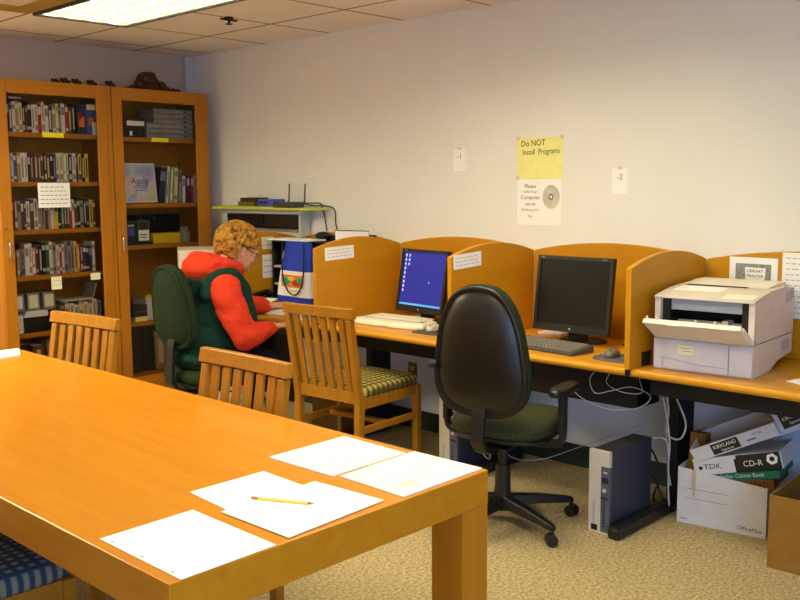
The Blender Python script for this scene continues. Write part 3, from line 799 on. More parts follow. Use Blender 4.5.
tag(m.build('mouse_pad', PAD), 'grey patterned mouse pad under the grey mouse', 'mouse pad')
mouse((3.81, 2.255, DZ+.0045), .2, 'grey computer mouse on the patterned pad beside the dark keyboard', plain('mouse_grey', '#6A665E', .4, .5), DGREY)
mouse((3.84, 3.395, DZ+.0045), .1, 'pale computer mouse beside the cream keyboard', SILVER, DGREY)
m = MB(); m.layers(outline(.09, .10, 5, 0, 40), [(1, DZ+.0008), (1, DZ+.004)], 0, T(3.82, 3.385, 0))
tag(m.build('mouse_pad', DGREY), 'dark mouse pad beside the cream keyboard', 'mouse pad')
m = MB((4.16, 3.80, DZ)); m.box((4.10, 3.72, DZ+.001), (4.20, 3.86, DZ+.012)); tag(m.build('paper_pad', WHITE), 'small white pad left behind the cream keyboard', 'notepad')
m = MB((4.2, 2.90, DZ)); m.box((4.17, 2.78, DZ+.001), (4.27, 2.93, DZ+.010)); tag(m.build('paper_pad', WHITE), 'small white pad behind the dark monitor stand', 'notepad')

# ------------------------------------------------------------------ printer
t = empty('printer', (4.0, 1.795, DZ+.001), math.radians(5), 'beige laser printer with its front door hanging open', 'printer')
# local: front faces -x; half depth .27, half width .215
def pbox(name, a, b, mat, bev=.006): return MB().box(a, b).build(name, mat, t, bevel=bev)
m = MB()  # lower paper-tray unit: bottom edge cut up at the rear
pr = [(-.275, 0), (-.05, 0), (.05, .03), (.26, .045), (.265, .13), (-.275, .138)]
Mxz = Matrix(((1, 0, 0, 0), (0, 0, 1, 0), (0, 1, 0, 0), (0, 0, 0, 1)))
m.prism(pr, -.215, .215, 0, Mxz)
for k in range(4): m.box((.10+.03*k, -.2162, .065), (.122+.03*k, -.2148, .112), 1)
m.build('paper_tray_unit', [PRN, PRNG], t, bevel=.004)
MB().box((-.283, -.115, .006), (-.2755, .213, .134)).build('tray_front', PRN2, t, bevel=.002)
MB().box((-.283, -.213, .006), (-.2755, -.118, .134)).build('tray_side_front', PRN2, t, bevel=.002)
m = MB(); pts = [(-.2838, .11+.0-.2*0, .0)]
m.tube([(-.284, .185, .055), (-.284, .15, .055), (-.284, .05, .040), (-.284, -.05, .034), (-.284, -.10, .034)], .0016, 6); m.tube([(-.284, .17, .055), (-.284, .17, .012)], .0014, 6)
m.build('handle_groove', PRNG, t)
MB().box((-.2845, .035, .075), (-.2835, .105, .115), 0).box((-.2849, .045, .100), (-.2846, .095, .104), 1).box((-.2849, .045, .088), (-.2846, .085, .092), 1).build('taped_label', [PALEY, INKL], t)
# upper body as side walls, back, top, open front cavity
m = MB()
pr_side = [(-.275, .142), (.265, .134), (.265, .328), (.10, .345), (-.10, .342), (-.275, .316)]
for y0 in (-.215, .190):
    m.prism(pr_side, y0, y0+.025, 0, Mxz)
m.prism([(.15, .14), (.265, .134), (.265, .328), (.15, .340)], -.19, .19, 0, Mxz)
for k in range(4): m.box((.15+.028*k, -.2162, .275+.004*k), (.17+.028*k, -.2148, .325+.004*k), 1)
m.cyl((-.262, -.2155, .155), (-.262, -.217, .155), .008, n=12, mi=1)
m.text('D', .02, T(-.2757, -.2035, .27) @ FX, 1)
m.build('upper_case', [PRN, PRNG], t, bevel=.003)
m = MB()
pr_top = [(-.284, .313), (-.284, .323), (-.18, .338), (-.05, .349), (.12, .352), (.262, .336), (.262, .33), (.1, .3455), (-.10, .3425), (-.274, .3165)]
m.prism(pr_top, -.2165, .2165, 0, Mxz)
m.build('top_cover', PRN, t, bevel=.004)
MB().prism([(-.02, .3505), (.0, .353), (.12, .364), (.24, .362), (.24, .3405), (.12, .3535)], -.185, .19, 0, Mxz).build('output_tray', CREAM, t, bevel=.003)
MB().prism([(-.035, .3510), (-.03, .3535), (-.012, .3535), (-.012, .3510)], -.10, .17, 0, Mxz).build('output_slot', BLACK, t)
MB().prism([(-.175, .3392), (-.06, .3488), (-.06, .3502), (-.175, .3406)], -.03, .18, 0, Mxz).build('tray_panel', WHITE, t)
MB().prism([(-.265, .3264), (-.185, .3379), (-.185, .3393), (-.265, .3278)], -.20, -.07, 0, Mxz).build('control_panel', CREAM, t)
MB().box((-.13, -.189, .143), (.149, .189, .325)).build('inner_block', DARKIN, t)
m = MB(); m.box((-.26, -.189, .142), (-.131, .189, .150), 0); m.box((-.25, -.189, .150), (-.131, -.155, .31), 0); m.box((-.25, .155, .150), (-.131, .189, .31), 0)
m.build('inner_frame', BLACK, t)
m = MB()
m.cyl((-.20, -.15, .185), (-.20, .15, .185), .011, n=14); m.cyl((-.17, -.15, .205), (-.17, .15, .205), .008, n=14, mi=1); m.box((-.22, .02, .165), (-.15, .05, .205), 2); m.box((-.23, -.09, .16), (-.16, -.065, .225), 1)
m.build('rollers', [KEYS, SILVER, PRNG], t)
MB().box((-.245, -.154, .262), (-.205, .154, .3105)).build('scanner_cover', PRNG, t, bevel=.003)
# open front door, hinged at the bottom, swung out
Md = T(-.279, 0, .146) @ Ry(-math.radians(60))
m = MB(); m.box((-.008, -.207, .0), (.004, .207, .16), 0, Md); m.box((.004, -.207, .143), (.014, .207, .16), 0, Md); m.box((.004, -.207, .01), (.02, -.199, .125), 0, Md); m.box((.004, .199, .01), (.02, .207, .125), 0, Md)
for y in (-.10, -.02, .15, .19): m.cyl((.0, y, .148), (.022, y, .168), .007, .004, 8, 0, Md)
m.box((-.011, .045, .142), (.0, .10, .161), 0, Md)
m.build('front_door', CREAM, t, bevel=.003)
quad_sheet('paper_sheet', [(3.80, 1.44), (3.77, 1.37), (3.98, 1.22), (4.05, 1.40)], DZ+.001, WHITE, 'white sheet on the desk to the right of the printer', 'paper')
m = MB((4.25, 1.5, DZ)); m.tube([(4.27, 1.53, DZ+.03), (4.22, 1.49, DZ+.012), (4.20, 1.42, DZ+.008), (4.24, 1.36, DZ+.03), (4.28, 1.45, DZ+.05), (4.24, 1.50, DZ+.03), (4.22, 1.40, DZ+.02), (4.26, 1.30, DZ+.01)], .005, 8)
tag(m.build('cord', CORDB), 'black coiled cord on the desk behind the printer', 'cord')
m = MB(); m.tube([(4.30, 2.12, DZ+.005), (4.22, 2.2, DZ+.006), (4.18, 2.30, DZ+.006), (4.25, 2.36, DZ+.006), (4.12, 2.38, DZ+.006)], .004, 8)
m.off = Vector((4.2, 2.2, DZ)); m.v = [v-m.off for v in m.v]
tag(m.build('cord', CORDB), 'dark cord on the desk right of the dark monitor', 'cord')
# ------------------------------------------------------------------ under the desks
def tower(loc, rz, label, w, h, dpt, body, bez, mid, top):
    t = empty('computer_tower', loc, rz, label, 'computer')
    MB().box((-dpt/2+.02, -w/2+.004, .004), (dpt/2, w/2-.004, h)).build('case', [body], t, bevel=.003)
    MB().box((-dpt/2+.03, -w/2+.008, h+.0002), (dpt/2-.01, w/2-.008, h+.002)).build('top_cover', top, t)
    m = MB(); m.box((-dpt/2, -w/2+w*.42, .006), (-dpt/2+.0195, w/2, h+.002)); m.box((-dpt/2, -w/2, h*.82), (-dpt/2+.0195, -w/2+w*.42, h+.002)); m.box((-dpt/2, -w/2, .0), (-dpt/2+.0195, w/2, .006))
    m.box((-dpt/2-.0008, w*.18, h*.10), (-dpt/2, w*.30, h*.38), 1); m.box((-dpt/2-.0008, w*.05, .008), (-dpt/2, w*.36, .035), 2); m.box((-dpt/2-.0008, w*.05, h*.88), (-dpt/2, w*.3, h*.885), 1)
    m.box((-dpt/2-.0006, w*.02, h*.5), (-dpt/2, w*.45, h*.503), 1)
    m.build('front_bezel', [bez, PRNG, BLACK], t, bevel=.002)
    m = MB(); m.box((-dpt/2+.002, -w/2, .006), (-dpt/2+.0195, -w/2+w*.415, h*.82), 0)
    m.box((-dpt/2+.001, -w*.44, h*.62), (-dpt/2+.002, -w*.12, h*.69), 1); m.cyl((-dpt/2-.003, -w*.26, h*.53), (-dpt/2+.002, -w*.26, h*.53), .009, n=14, mi=2)
    m.box((-dpt/2+.0005, -w*.44, h*.42), (-dpt/2+.002, -w*.1, h*.45), 1); m.box((-dpt/2+.0005, -w*.38, h*.74), (-dpt/2+.002, -w*.2, h*.76), 2)
    for k in range(9): m.box((-dpt/2+.001, -w*.30, h*.08+.014*k), (-dpt/2+.002, -w*.2, h*.08+.014*k+.008), 1)
    m.build('drive_panel', [mid, TOWERT, SILVER], t)
    MB().box((dpt/2+.0002, -w/2+.01, h*.55), (dpt/2+.006, -w/2+.02, h*.72)).build('rear_bracket', SILVER, t)
    return t
tower((3.715, 2.137, .0), math.radians(-1), 'blue-grey desktop computer tower standing on the carpet below the dark monitor', .105, .375, .37, TOWERB, BEIGEPC, TOWERM, TOWERT)
tower((3.93, 3.215, .0), 0, 'beige-fronted blue computer tower behind the black swivel chair', .125, .42, .36, TOWERB, BEIGEPC, TOWERM, TOWERT)

def open_box(t, lx, ly, h, th, mats, name='carton', mi_in=1, M=None):
    m = MB()
    m.box((-lx/2, -ly/2, 0), (lx/2, ly/2, th), 0, M)
    m.box((-lx/2, -ly/2, th), (-lx/2+th, ly/2, h), 0, M); m.box((lx/2-th, -ly/2, th), (lx/2, ly/2, h), 0, M)
    m.box((-lx/2+th, -ly/2, th), (lx/2-th, -ly/2+th, h), 0, M); m.box((-lx/2+th, ly/2-th, th), (lx/2-th, ly/2, h), 0, M)
    m.add([(-lx/2+th, -ly/2+th, th+.001), (lx/2-th, -ly/2+th, th+.001), (lx/2-th, ly/2-th, th+.001), (-lx/2+th, ly/2-th, th+.001)], [(0, 1, 2, 3)], mi_in, M)
    return m
RB = math.radians(8.2)
t = empty('file_box', (4.095, 1.778, .0), RB, 'white lidless storage box full of cartons, on the floor under the printer', 'box')
m = open_box(t, .34, .395, .25, .005, None)
m.text('OfficeMax', .026, T(-.1703, -.128, .028) @ FX, 1)
m.box((-.1704, -.03, .165), (-.17, .165, .167), 2); m.box((-.1704, -.03, .12), (-.17, .165, .122), 2); m.box((-.1704, .15, .02), (-.17, .18, .024), 2)
m.box((-.1704, .115, .16), (-.17, .135, .25), 3); m.box((-.1704, .118, .13), (-.17, .128, .16), 3)
for v in m.v:
    if v.z > .2: v.z += .012-.035*(.197-v.y)/.395
m.build('carton', [BOXW, INK, INKG, plain('stain', '#C9B394', .8, .2)], t)
WB = T(4.095, 1.778, 0) @ Rz(RB)
def carton(label, M, dims, front, mats, marks=None, openm=False, cat='box', bev=0):
    "solid/open carton; M places its lower front-left corner: x back, -y along, z up"
    lx, ly, h = dims
    t = MB()
    if openm:
        th = .004
        t.box((0, -ly, 0), (lx, 0, th)); t.box((0, -ly, th), (th, 0, h)); t.box((lx-th, -ly, th), (lx, 0, h)); t.box((th, -ly, th), (lx-th, -ly+th, h)); t.box((th, -th, th), (lx-th, 0, h))
    else:
        t.box((0, -ly, 0), (lx, 0, h))
    if marks: marks(t)
    o = t.build('carton', mats, bevel=bev)
    o.matrix_world = WB @ M
    return tag(o, label, cat)
rx = lambda a: Rx(-math.radians(a))
carton('narrow brown cardboard box standing at the left end of the white storage box', T(-.10, .185, .012) @ Ry(math.radians(8)), (.22, .068, .39), 0, [CARD, CARDI])
carton('brown carton bottom piece lying inside the white storage box', T(-.155, .06, .165) @ rx(12), (.26, .29, .045), 0, [CARDI, INK], lambda t: t.text('02421', .035, T(-.0006, -.23, .022) @ FX, 1))
def green_marks(t): t.text('Indian Citizen Book', .024, T(-.0006, -.20, .019) @ FX, 1)
carton('flat green printed box below the disc box in the white storage box', T(-.158, .105, .200) @ rx(13), (.24, .36, .034), 0, [GREENB, BOXB], green_marks)
def tdk(t):
    t.box((-.0006, -.385, .0), (0, -.195, .075), 1); t.box((-.0006, -.195, .0), (-.0, -.185, .06), 1)
    t.text('TDK', .034, T(-.001, -.085, .035) @ FX, 1, 1.2); t.text('CD-R', .036, T(-.0012, -.265, .033) @ FX, 2)
    t.cyl((-.0008, -.35, .045), (-.0012, -.35, .045), .026, n=6, mi=2); t.cyl((-.001, -.35, .045), (-.0016, -.35, .045), .012, n=6, mi=1)
    t.cyl((-.0006, -.03, .033), (-.001, -.03, .033), .009, n=12, mi=1)
carton('white and black disc carton between the green box and the tilted tray', T(-.160, .118, .228) @ rx(15), (.23, .39, .076), 0, [BOXW, BLACK, WHITE], tdk)
def kirk(t):
    t.box((-.0006, -.225, .006), (-.0001, -.095, .056), 1); t.text('KIRKLAND', .024, T(-.0012, -.16, .038) @ FX, 2, .95); t.text('Signature', .016, T(-.0012, -.165, .017) @ FX, 2)
    t.text('14  NL', .017, T(-.0008, -.315, .042) @ FX, 1)
    t.box((-.0006, -.30, .018), (-.0001, -.26, .026), 3)
carton('white open paper carton tray tilted up to the right in the storage box', T(-.165, .118, .292) @ rx(27) @ Ry(-math.radians(12)), (.22, .40, .062), 0, [BOXW, BLACK, WHITE, INKG], kirk, True)
def kirk2(t):
    t.box((-.0006, -.14, .02), (-.0001, -.02, .085), 1); t.text('KIRKLAND', .022, T(-.0012, -.08, .060) @ FX, 2, .95); t.text('Signature', .015, T(-.0012, -.08, .036) @ FX, 2)
carton('upper white carton with a black label, right of the tilted tray', T(-.150, -.245, .470) @ rx(30), (.2, .16, .10), 0, [BOXB, BLACK, WHITE], kirk2)
def kirk3(t):
    t.box((-.0006, -.11, .012), (-.0001, -.02, .05), 1); t.text('KIRKLAND', .017, T(-.0012, -.065, .031) @ FX, 2, .95)
carton('pale green carton standing behind the tilted tray', T(.09, -.10, .38) @ rx(30), (.05, .22, .14), 0, [plain('pale_green', '#B9BE9A', .8, .2), BLACK, WHITE], kirk3)
t = empty('cardboard_box', (3.86, 1.215, .0), math.radians(2), 'open brown cardboard box at the right edge, beside the white storage box', 'box')
open_box(t, .38, .45, .305, .006, None).build('carton', [CARD, CARDI], t)
MB().add([(-.19, .2185, .305), (.19, .2185, .305), (.19, .2245, .305), (-.19, .2245, .305), (-.19, .255, .16), (.19, .255, .16), (.19, .261, .163), (-.19, .261, .163)], [(0, 1, 2, 3), (4, 7, 6, 5), (0, 4, 5, 1), (1, 5, 6, 2), (2, 6, 7, 3), (3, 7, 4, 0)]) 
m = MB((4.06, 4.36, 0)); m.box((3.9, 4.22, 0), (4.22, 4.50, .30)); m.box((3.8995, 4.235, .0), (3.9, 4.26, .30), 1)
tag(m.build('cardboard_box', [CARD, plain('carton_tape', '#C2A878', .5, .3)]), 'brown cardboard box on the floor under the desk behind the slat-back chair', 'box')
# outlet
t = empty('wall_outlet', (XW-.0005, 4.01, .30), 0, 'brass wall outlet with a black plug below the blue-screen monitor', 'outlet')
MB(t.location).box((XW-.006, 3.97, .30), (XW-.0005, 4.05, .425)).build('cover_plate', BRASS, t, bevel=.002)
m = MB(t.location); m.cyl((XW-.0065, 4.01, .385), (XW-.010, 4.01, .385), .017, n=18); m.build('socket', SILVER, t)
m = MB(t.location); m.box((XW-.045, 3.975, .27), (XW-.0105, 4.07, .335)); m.build('plug', BLACK, t, bevel=.005)

# cords
def cord(paths, r, mat, label, name='cord', group=None):
    m = MB(paths[0][0])
    for p in paths: m.tube(p, r, 7)
    return tag(m.build(name, mat, smooth=True), label, 'cord', group)
cord([[(3.78, 2.46, .595), (3.74, 2.40, .56), (3.72, 2.30, .53), (3.72, 2.18, .52), (3.74, 2.06, .55), (3.77, 2.03, .60), (3.76, 2.12, .63), (3.74, 2.22, .60), (3.74, 2.30, .58), (3.76, 2.34, .64), (3.79, 2.30, .70)]],   .0022, CORD, 'grey looped cord hanging under the desk left of the printer')
cord([[(3.785, 2.23, .70), (3.775, 2.26, .63), (3.76, 2.17, .60), (3.76, 2.07, .61), (3.77, 2.085, .66), (3.785, 2.10, .70)]], .002, CORD, 'thin grey cord looped against the black frame under the dark monitor')
cord([[(3.80, 1.97, .70), (3.82, 1.93, .60), (3.86, 1.90, .48), (3.87, 1.93, .40), (3.88, 2.0, .41), (3.87, 1.99, .52), (3.84, 1.99, .62)], [(3.86, 2.02, .60), (3.87, 1.99, .45), (3.86, 1.975, .35), (3.87, 1.985, .25), (3.88, 1.975, .17)]], .0045, CORD, 'bundle of grey cords hanging beside the white storage box')
cord([[(3.90, 2.11, .36), (3.92, 2.03, .37), (3.89, 1.995, .30), (3.885, 1.99, .18), (3.88, 1.98, .07)]], .004, CORD, 'grey cord bending down from the back of the right tower')
cord([[(3.885, 2.13, .33), (3.93, 2.10, .30), (3.92, 2.05, .2), (3.90, 2.07, .10), (4.0, 2.12, .03)], [(3.885, 2.12, .2), (3.95, 2.09, .16), (3.91, 2.03, .09), (3.99, 1.99, .03)]], .005, CORDB, 'black tangled cords on the floor behind the right tower')
cord([[(3.30, 2.62, .40), (3.28, 2.60, .33), (3.31, 2.585, .30), (3.33, 2.60, .35)]], .003, CORD, 'thin pale cord hanging below the seat of the black swivel chair')
cord([[(3.50, 2.72, .36), (3.62, 2.70, .22), (3.75, 2.62, .19), (3.9, 2.5, .24), (4.2, 2.3, .34)]], .002, CORD, 'thin cord strung under the desk behind the black swivel chair')

# ------------------------------------------------------------------ bookcases
BC = {'white': ('#D6D0C2', '#8A7C70'), 'cream': ('#D8CBA2', '#9C8A5C'), 'black': ('#191715', '#B8B0A0'), 'red': ('#A22C1E', '#D8C49C'), 'maroon': ('#54231F', '#A88C74'), 'blue': ('#3E5590', '#C9CBD0'),
      'navy': ('#22263F', '#7A7A92'), 'grey': ('#8C877F', '#4A4742'), 'green': ('#2F5A33', '#B5C28E'), 'pale green': ('#B3BE8C', '#E1DFC6'), 'yellow': ('#DDBB28', '#4A3C1C'), 'orange': ('#D4642A', '#E7C58A'),
      'purple': ('#4C2C52', '#D8CDB0'), 'brown': ('#5C3520', '#BFA98A'), 'tan': ('#A98A64', '#D9C9A8'), 'pink': ('#B88078', '#E2D0C4')}
BM = {}
for k, (a, b) in BC.items():
    BM[k] = (plain('cover_'+k.replace(' ', '_'), a, .5, .4), plain('band_'+k.replace(' ', '_'), b, .55, .4))
PAGES = plain('book_pages', '#D9CDB2', .9, .1)
def book(x, y, z, w, h, d, c, label, group, leanr=0, rnd=random, name='book', band=True):
    m = MB()
    m.box((0, 0, 0), (w, d, h), 0)
    m.box((.0015, d, .004), (w-.0015, d+.0006, h-.003), 2); m.box((.0015, .004, h), (w-.0015, d-.002, h+.0005), 2)
    if band:
        k = rnd.randrange(4); e = .0006
        if k == 0: m.box((.002, -e, h*.62), (w-.002, 0, h*.88), 1)
        elif k == 1: m.box((.002, -e, h*.08), (w-.002, 0, h*.28), 1); m.box((w*.3, -e, h*.4), (w*.7, 0, h*.9), 1)
        elif k == 2: m.box((w*.28, -e, h*.15), (w*.72, 0, h*.85), 1)
        else: m.box((.002, -e, h*.75), (w-.002, 0, h*.9), 1); m.box((.002, -e, h*.1), (w-.002, 0, h*.2), 1)
    o = m.build(name, [BM[c][0], BM[c][1], PAGES])
    o.location = (x, y, z+w*math.sin(leanr)); o.rotation_euler = (0, leanr, 0)
    return tag(o, label, 'book' if name == 'book' else name.replace('_', ' '), group)

def bookcase(x0, x1, label, shelves, handle_x):
    t = empty('bookcase', ((x0+x1)/2, 6.185, 0), 0, label, 'bookcase', 'glass-fronted bookcases')
    L = t.location; y0, y1 = 6.0, 6.37; zt = 2.245
    MB(L).box((x0, y0, 0), (x0+.025, y1, zt)).build('side_panel', W_CASE, t, bevel=.002)
    MB(L).box((x1-.03, y0-.018, 0), (x1, y1, zt)).build('side_panel', W_CASE, t, bevel=.002)
    MB(L).box((x0+.025, y0, zt-.03), (x1-.03, y1, zt)).build('top_panel', W_CASEX, t)
    MB(L).box((x0+.025, y1-.012, .0), (x1-.03, y1, zt-.03)).build('back_panel', W_CASE, t)
    MB(L).box((x0+.025, y0+.02, 0), (x1-.03, y0+.04, .08)).build('plinth', W_CASEX, t)
    for z in shelves:
        MB(L).box((x0+.0255, y0+.025, z-.03), (x1-.0305, y1-.0125, z)).build('shelf', W_CASEX, t)
    d0, d1 = x0+.003, x1-.032; st = .078
    m = MB(L); yf, yb = 5.98, 5.9995
    m.box((d0, yf, .09), (d0+st, yb, zt-.002)); m.box((d1-st, yf, .09), (d1, yb, zt-.002))
    d = m.build('door', W_CASE, t, bevel=.003)
    for za, zb in ((zt-.09, zt-.002), (.09, .18)): MB(L).box((d0+st+.0002, yf, za), (d1-st-.0002, yb, zb)).build('door_rail', W_CASEX, d, bevel=.002)
    MB(L).box((d0+st+.0004, yf+.008, .1805), (d1-st-.0004, yf+.012, zt-.0905)).build('glass_pane', GLASS, d)
    MB(L).tube([(handle_x, yf-.001, 1.205), (handle_x, yf-.022, 1.195), (handle_x, yf-.024, 1.15), (handle_x, yf-.022, 1.105), (handle_x, yf-.001, 1.095)], .006, 10).build('handle', CHROME, d, smooth=True)
    MB(L).cyl((handle_x-.012, yf-.005, 1.292), (handle_x-.012, yf-.0002, 1.292), .01, n=16).build('lock', CHROME, d)
    return t
bookcase(2.585, 3.397, 'left glass-fronted wooden bookcase full of videos and books', [.21, .59, .97, 1.275, 1.59, 1.912], 2.625)
bookcase(3.401, 4.196, 'right glass-fronted wooden bookcase next to the room corner', [.20, .575, 1.135, 1.433, 1.905], 3.437)

rr = random.Random(3)
S1 = 'black purple white tan cream black maroon black white white red cream white purple tan cream grey white red brown black'.split()
S2 = 'blue cream blue tan white white black maroon brown brown brown black brown black navy white cream pale_green white black white navy yellow black yellow'.split()
S3 = 'purple red grey purple brown white brown white tan grey brown tan white yellow black green black brown red white brown black grey black navy yellow brown'.split()
S4 = 'brown tan maroon grey white white pink brown black black green white grey white red white grey grey grey yellow orange brown purple black navy white'.split()
for cols, z, nm, hmin, hmax, x_end in ((S1, 1.912, 'top', .17, .205, 3.17), (S2, 1.59, 'second', .185, .195, 3.25), (S3, 1.275, 'third', .185, .21, 3.29), (S4, .97, 'fourth', .17, .22, 3.27)):
    ws = [rr.uniform(.8, 1.25) for _ in cols]; tot = sum(ws); x = 2.69; span = x_end-x
    for i, (c, w) in enumerate(zip(cols, ws)):
        w = w/tot*span; c = c.replace('_', ' ')
        last = ', last' if False else ''
        book(x, 6.055+rr.uniform(0, .012), z+.0008, w-.0012, rr.uniform(hmin, hmax), .13, c, f"{c} spine, {ORD[i]} from the left on the {nm} shelf of the left bookcase", f'videos and books on the {nm} shelf', 0, rr)
        x += w
# face-out video boxes at the right end of the top shelf
def facebox(name, x, y, z, w, h, d, cols, label, cat, group=None, M=None, art=None):
    m = MB((x, y, z)); m.box((x, y, z), (x+w, y+d, z+h), 0)
    for (a, b, c, dd, mi) in art or []: m.box((x+w*a, y-.0008, z+h*b), (x+w*c, y, z+h*dd), mi)
    return tag(m.build(name, cols), label, cat, group)
facebox('video_box', 3.175, 6.05, 1.9128, .07, .20, .05, [BM['navy'][0], ORANGE, BM['red'][0]], 'dark video box with orange picture at the right of the top shelf', 'video', None, None, [(.2, .25, .8, .6, 1), (.1, .5, .5, .75, 2)])
facebox('video_box', 3.247, 6.05, 1.9128, .075, .21, .05, [BM['blue'][0], YELL, BM['orange'][0], WHITE], 'blue and yellow video box at the right end of the top shelf', 'video', None, None, [(.05, .8, .95, .97, 1), (.2, .3, .7, .55, 2)])
facebox('index_card', 3.285, 6.045, 1.9128, .036, .085, .003, [PALEY], 'pale card leaning on the blue and yellow video box', 'card')
m = MB((2.77, 6.06, 2.122)); m.box((2.70, 6.06, 2.1185), (2.84, 6.18, 2.148)); m.box((2.715, 6.0594, 2.128), (2.80, 6.06, 2.139), 1)
tag(m.build('video_box', [BM['maroon'][0], INKL]), 'maroon video box lying flat on the books of the top shelf', 'video')
# labels and notes stuck on the glass
YG = 5.9795
def onglass(name, x0, x1, z0, z1, mat, label, rows, cat='label', y=YG+.008):
    w, h = x1-x0, z1-z0
    sheet_on(name, T((x0+x1)/2, y, (z0+z1)/2) @ FY, w, h, mat, label, cat, None, bars(rows, w, h, .75))
onglass('shelf_label', 2.895, 3.043, 1.882, 1.914, LABY, 'yellow shelf label strip on the left bookcase', 1)
onglass('shelf_label', 3.71, 3.85, 1.876, 1.904, LABY, 'yellow shelf label strip on the right bookcase', 1)
onglass('shelf_note', 2.845, 3.068, 1.42, 1.583, WHITE, 'white handwritten notice taped to the glass of the left bookcase', 5, 'note')
onglass('shelf_note', 2.905, 2.978, .872, .958, PALEY, 'small square pale note on the left bookcase below the fourth shelf', 2, 'note')
onglass('shelf_note', 3.19, 3.262, .915, .962, PALEY, 'small pale note at the right of the fourth shelf edge, left bookcase', 1, 'note')
# left bookcase, fifth shelf
Z5 = .5908
for i, (x, c, nm) in enumerate(((2.685, 'white', 'leftmost'), (2.775, 'cream', 'second'), (2.885, 'tan', 'third'))):
    m = MB((x, 6.08, Z5+.135)); w = .085 if i else .07
    m.box((x, 6.08, Z5+.142), (x+w, 6.20, Z5+.26), 0); m.box((x+.012, 6.0794, Z5+.16), (x+w-.012, 6.08, Z5+.245), 1)
    tag(m.build('cassette_box', [CLEARG, PALEY if i else WHITE]), f'clear cassette case with pale label, {nm} on the fifth shelf of the left bookcase', 'cassette case')
m = MB((2.80, 6.05, Z5)); m.box((2.73, 6.05, Z5), (2.985, 6.24, Z5+.10)); tag(m.build('tray_box', BLACK, bevel=.004), 'black box under white papers on the fifth shelf of the left bookcase', 'box')
m = MB((2.80, 6.06, Z5+.101))
for k in range(4): m.box((2.735+.006*k, 6.055, Z5+.101+.010*k), (2.90+.004*(k % 2), 6.22, Z5+.109+.010*k))
tag(m.build('paper_stack', WHITE), 'stack of white papers on the black box in the left bookcase', 'paper')
for k in range(5):
    m = MB((2.685, 6.05, Z5+.024*k)); m.box((2.685, 6.05, Z5+.0245*k), (2.727, 6.19, Z5+.0245*k+.022)); tag(m.build('cassette_tape', WHITE if k % 2 == 0 else CREAM), f'{ORD[k]} cassette from the bottom of the white stack in the left bookcase', 'cassette', 'white cassettes stacked at the left')
for k in range(9):
    c = ['grey', 'tan', 'white', 'white', 'tan', 'cream', 'cream', 'white', 'grey'][k]
    book(3.00+.034*k, 6.07, Z5, .031, .15+.03*((k*5) % 3)/2, .14, c, f'{c} case, {ORD[k]} from the left on the fifth shelf of the left bookcase', 'media cases on the fifth shelf', 0, rr, 'media_case')
t = empty('organizer_lid', (3.13, 6.15, Z5+.185), 0, 'grey open plastic lid lying on the cases of the fifth shelf', 'lid')
MB(t.location).box((3.01, 6.06, Z5+.181), (3.24, 6.2, Z5+.195)).build('base', SILVER, t, bevel=.003)
m = MB(); m.box((-.01, -.09, 0), (0, .06, .10), 0, T(.115, 0, .011) @ Ry(.3)); m.build('flap', CLEARG, t)
Zb = .2108
for k, (c, h) in enumerate((('black', .30), ('brown', .28), ('tan', .3), ('grey', .27), ('maroon', .3), ('black', .29))):
    book(2.70+.1*k, 6.08, Zb, .07, h, .2, c, f'large {c} binder, {ORD[k]} from the left on the bottom shelf of the left bookcase', 'binders on the bottom shelf', 0, rr, 'binder')

# right bookcase
Za = 1.9058
for k in range(2):
    m = MB((3.53, 6.06, Za+.068*k)); m.box((3.53, 6.06, Za+.072*k), (3.70, 6.2, Za+.072*k+.07), 0)
    m.box((3.56 if k else 3.58, 6.0592, Za+.072*k+.012), (3.698 if k else 3.60, 6.06, Za+.072*k+.045), 1)
    tag(m.build('storage_case', [BLACK, WHITE]), 'upper black storage case with white label in the right bookcase' if k else 'lower black storage case under the labelled one in the right bookcase', 'case')
for k in range(6):
    t = empty('media_case', (3.97, 6.16, Za+.0362*k), 0, f'{ORD[k]} clear disc case from the bottom of the stack in the right bookcase', 'disc case', 'clear disc cases')
    x0 = 3.72 if k < 3 else 3.78
    MB(t.location).box((x0, 6.06, Za+.0362*k), (4.115, 6.26, Za+.0362*k+.034)).build('case', CLEARG, t, bevel=.003)
    MB(t.location).box((4.035, 6.052, Za+.0362*k+.012), (4.055, 6.0598, Za+.0362*k+.024)).build('latch', BLACK, t)
ZB2 = 1.4338
BINDC = None
def art_mat():
    m, nt, b = newmat('watercolour_cover')
    tc = nt.nodes.new('ShaderNodeTexCoord'); n = nt.nodes.new('ShaderNodeTexNoise'); n.inputs['Scale'].default_value = 7
    nt.links.new(tc.outputs['Object'], n.inputs['Vector'])
    r = nt.nodes.new('ShaderNodeValToRGB'); cr = r.color_ramp
    cr.elements[0].position = .3; cr.elements[0].color = hexc('#B9A4C8'); cr.elements[1].position = .7; cr.elements[1].color = hexc('#C3D0A8')
    for p, c in ((.42, '#A8B8D8'), (.5, '#DCD6D6'), (.58, '#E0C0A8')):
        e = cr.elements.new(p); e.color = hexc(c)
    nt.links.new(n.outputs['Fac'], r.inputs['Fac']); nt.links.new(r.outputs['Color'], b.inputs['Base Color']); b.inputs['Roughness'].default_value = .4
    return m
ART = art_mat()
t = empty('binder', (3.515, 6.06, ZB2), 0, 'white binder with a pastel cover standing face out in the right bookcase', 'binder')
Mb = T(0, 0, .0065) @ Rx(-.12)
MB().box((0, 0, 0), (.275, .045, .285), 0, Mb).build('cover', WHITE, t, bevel=.004)
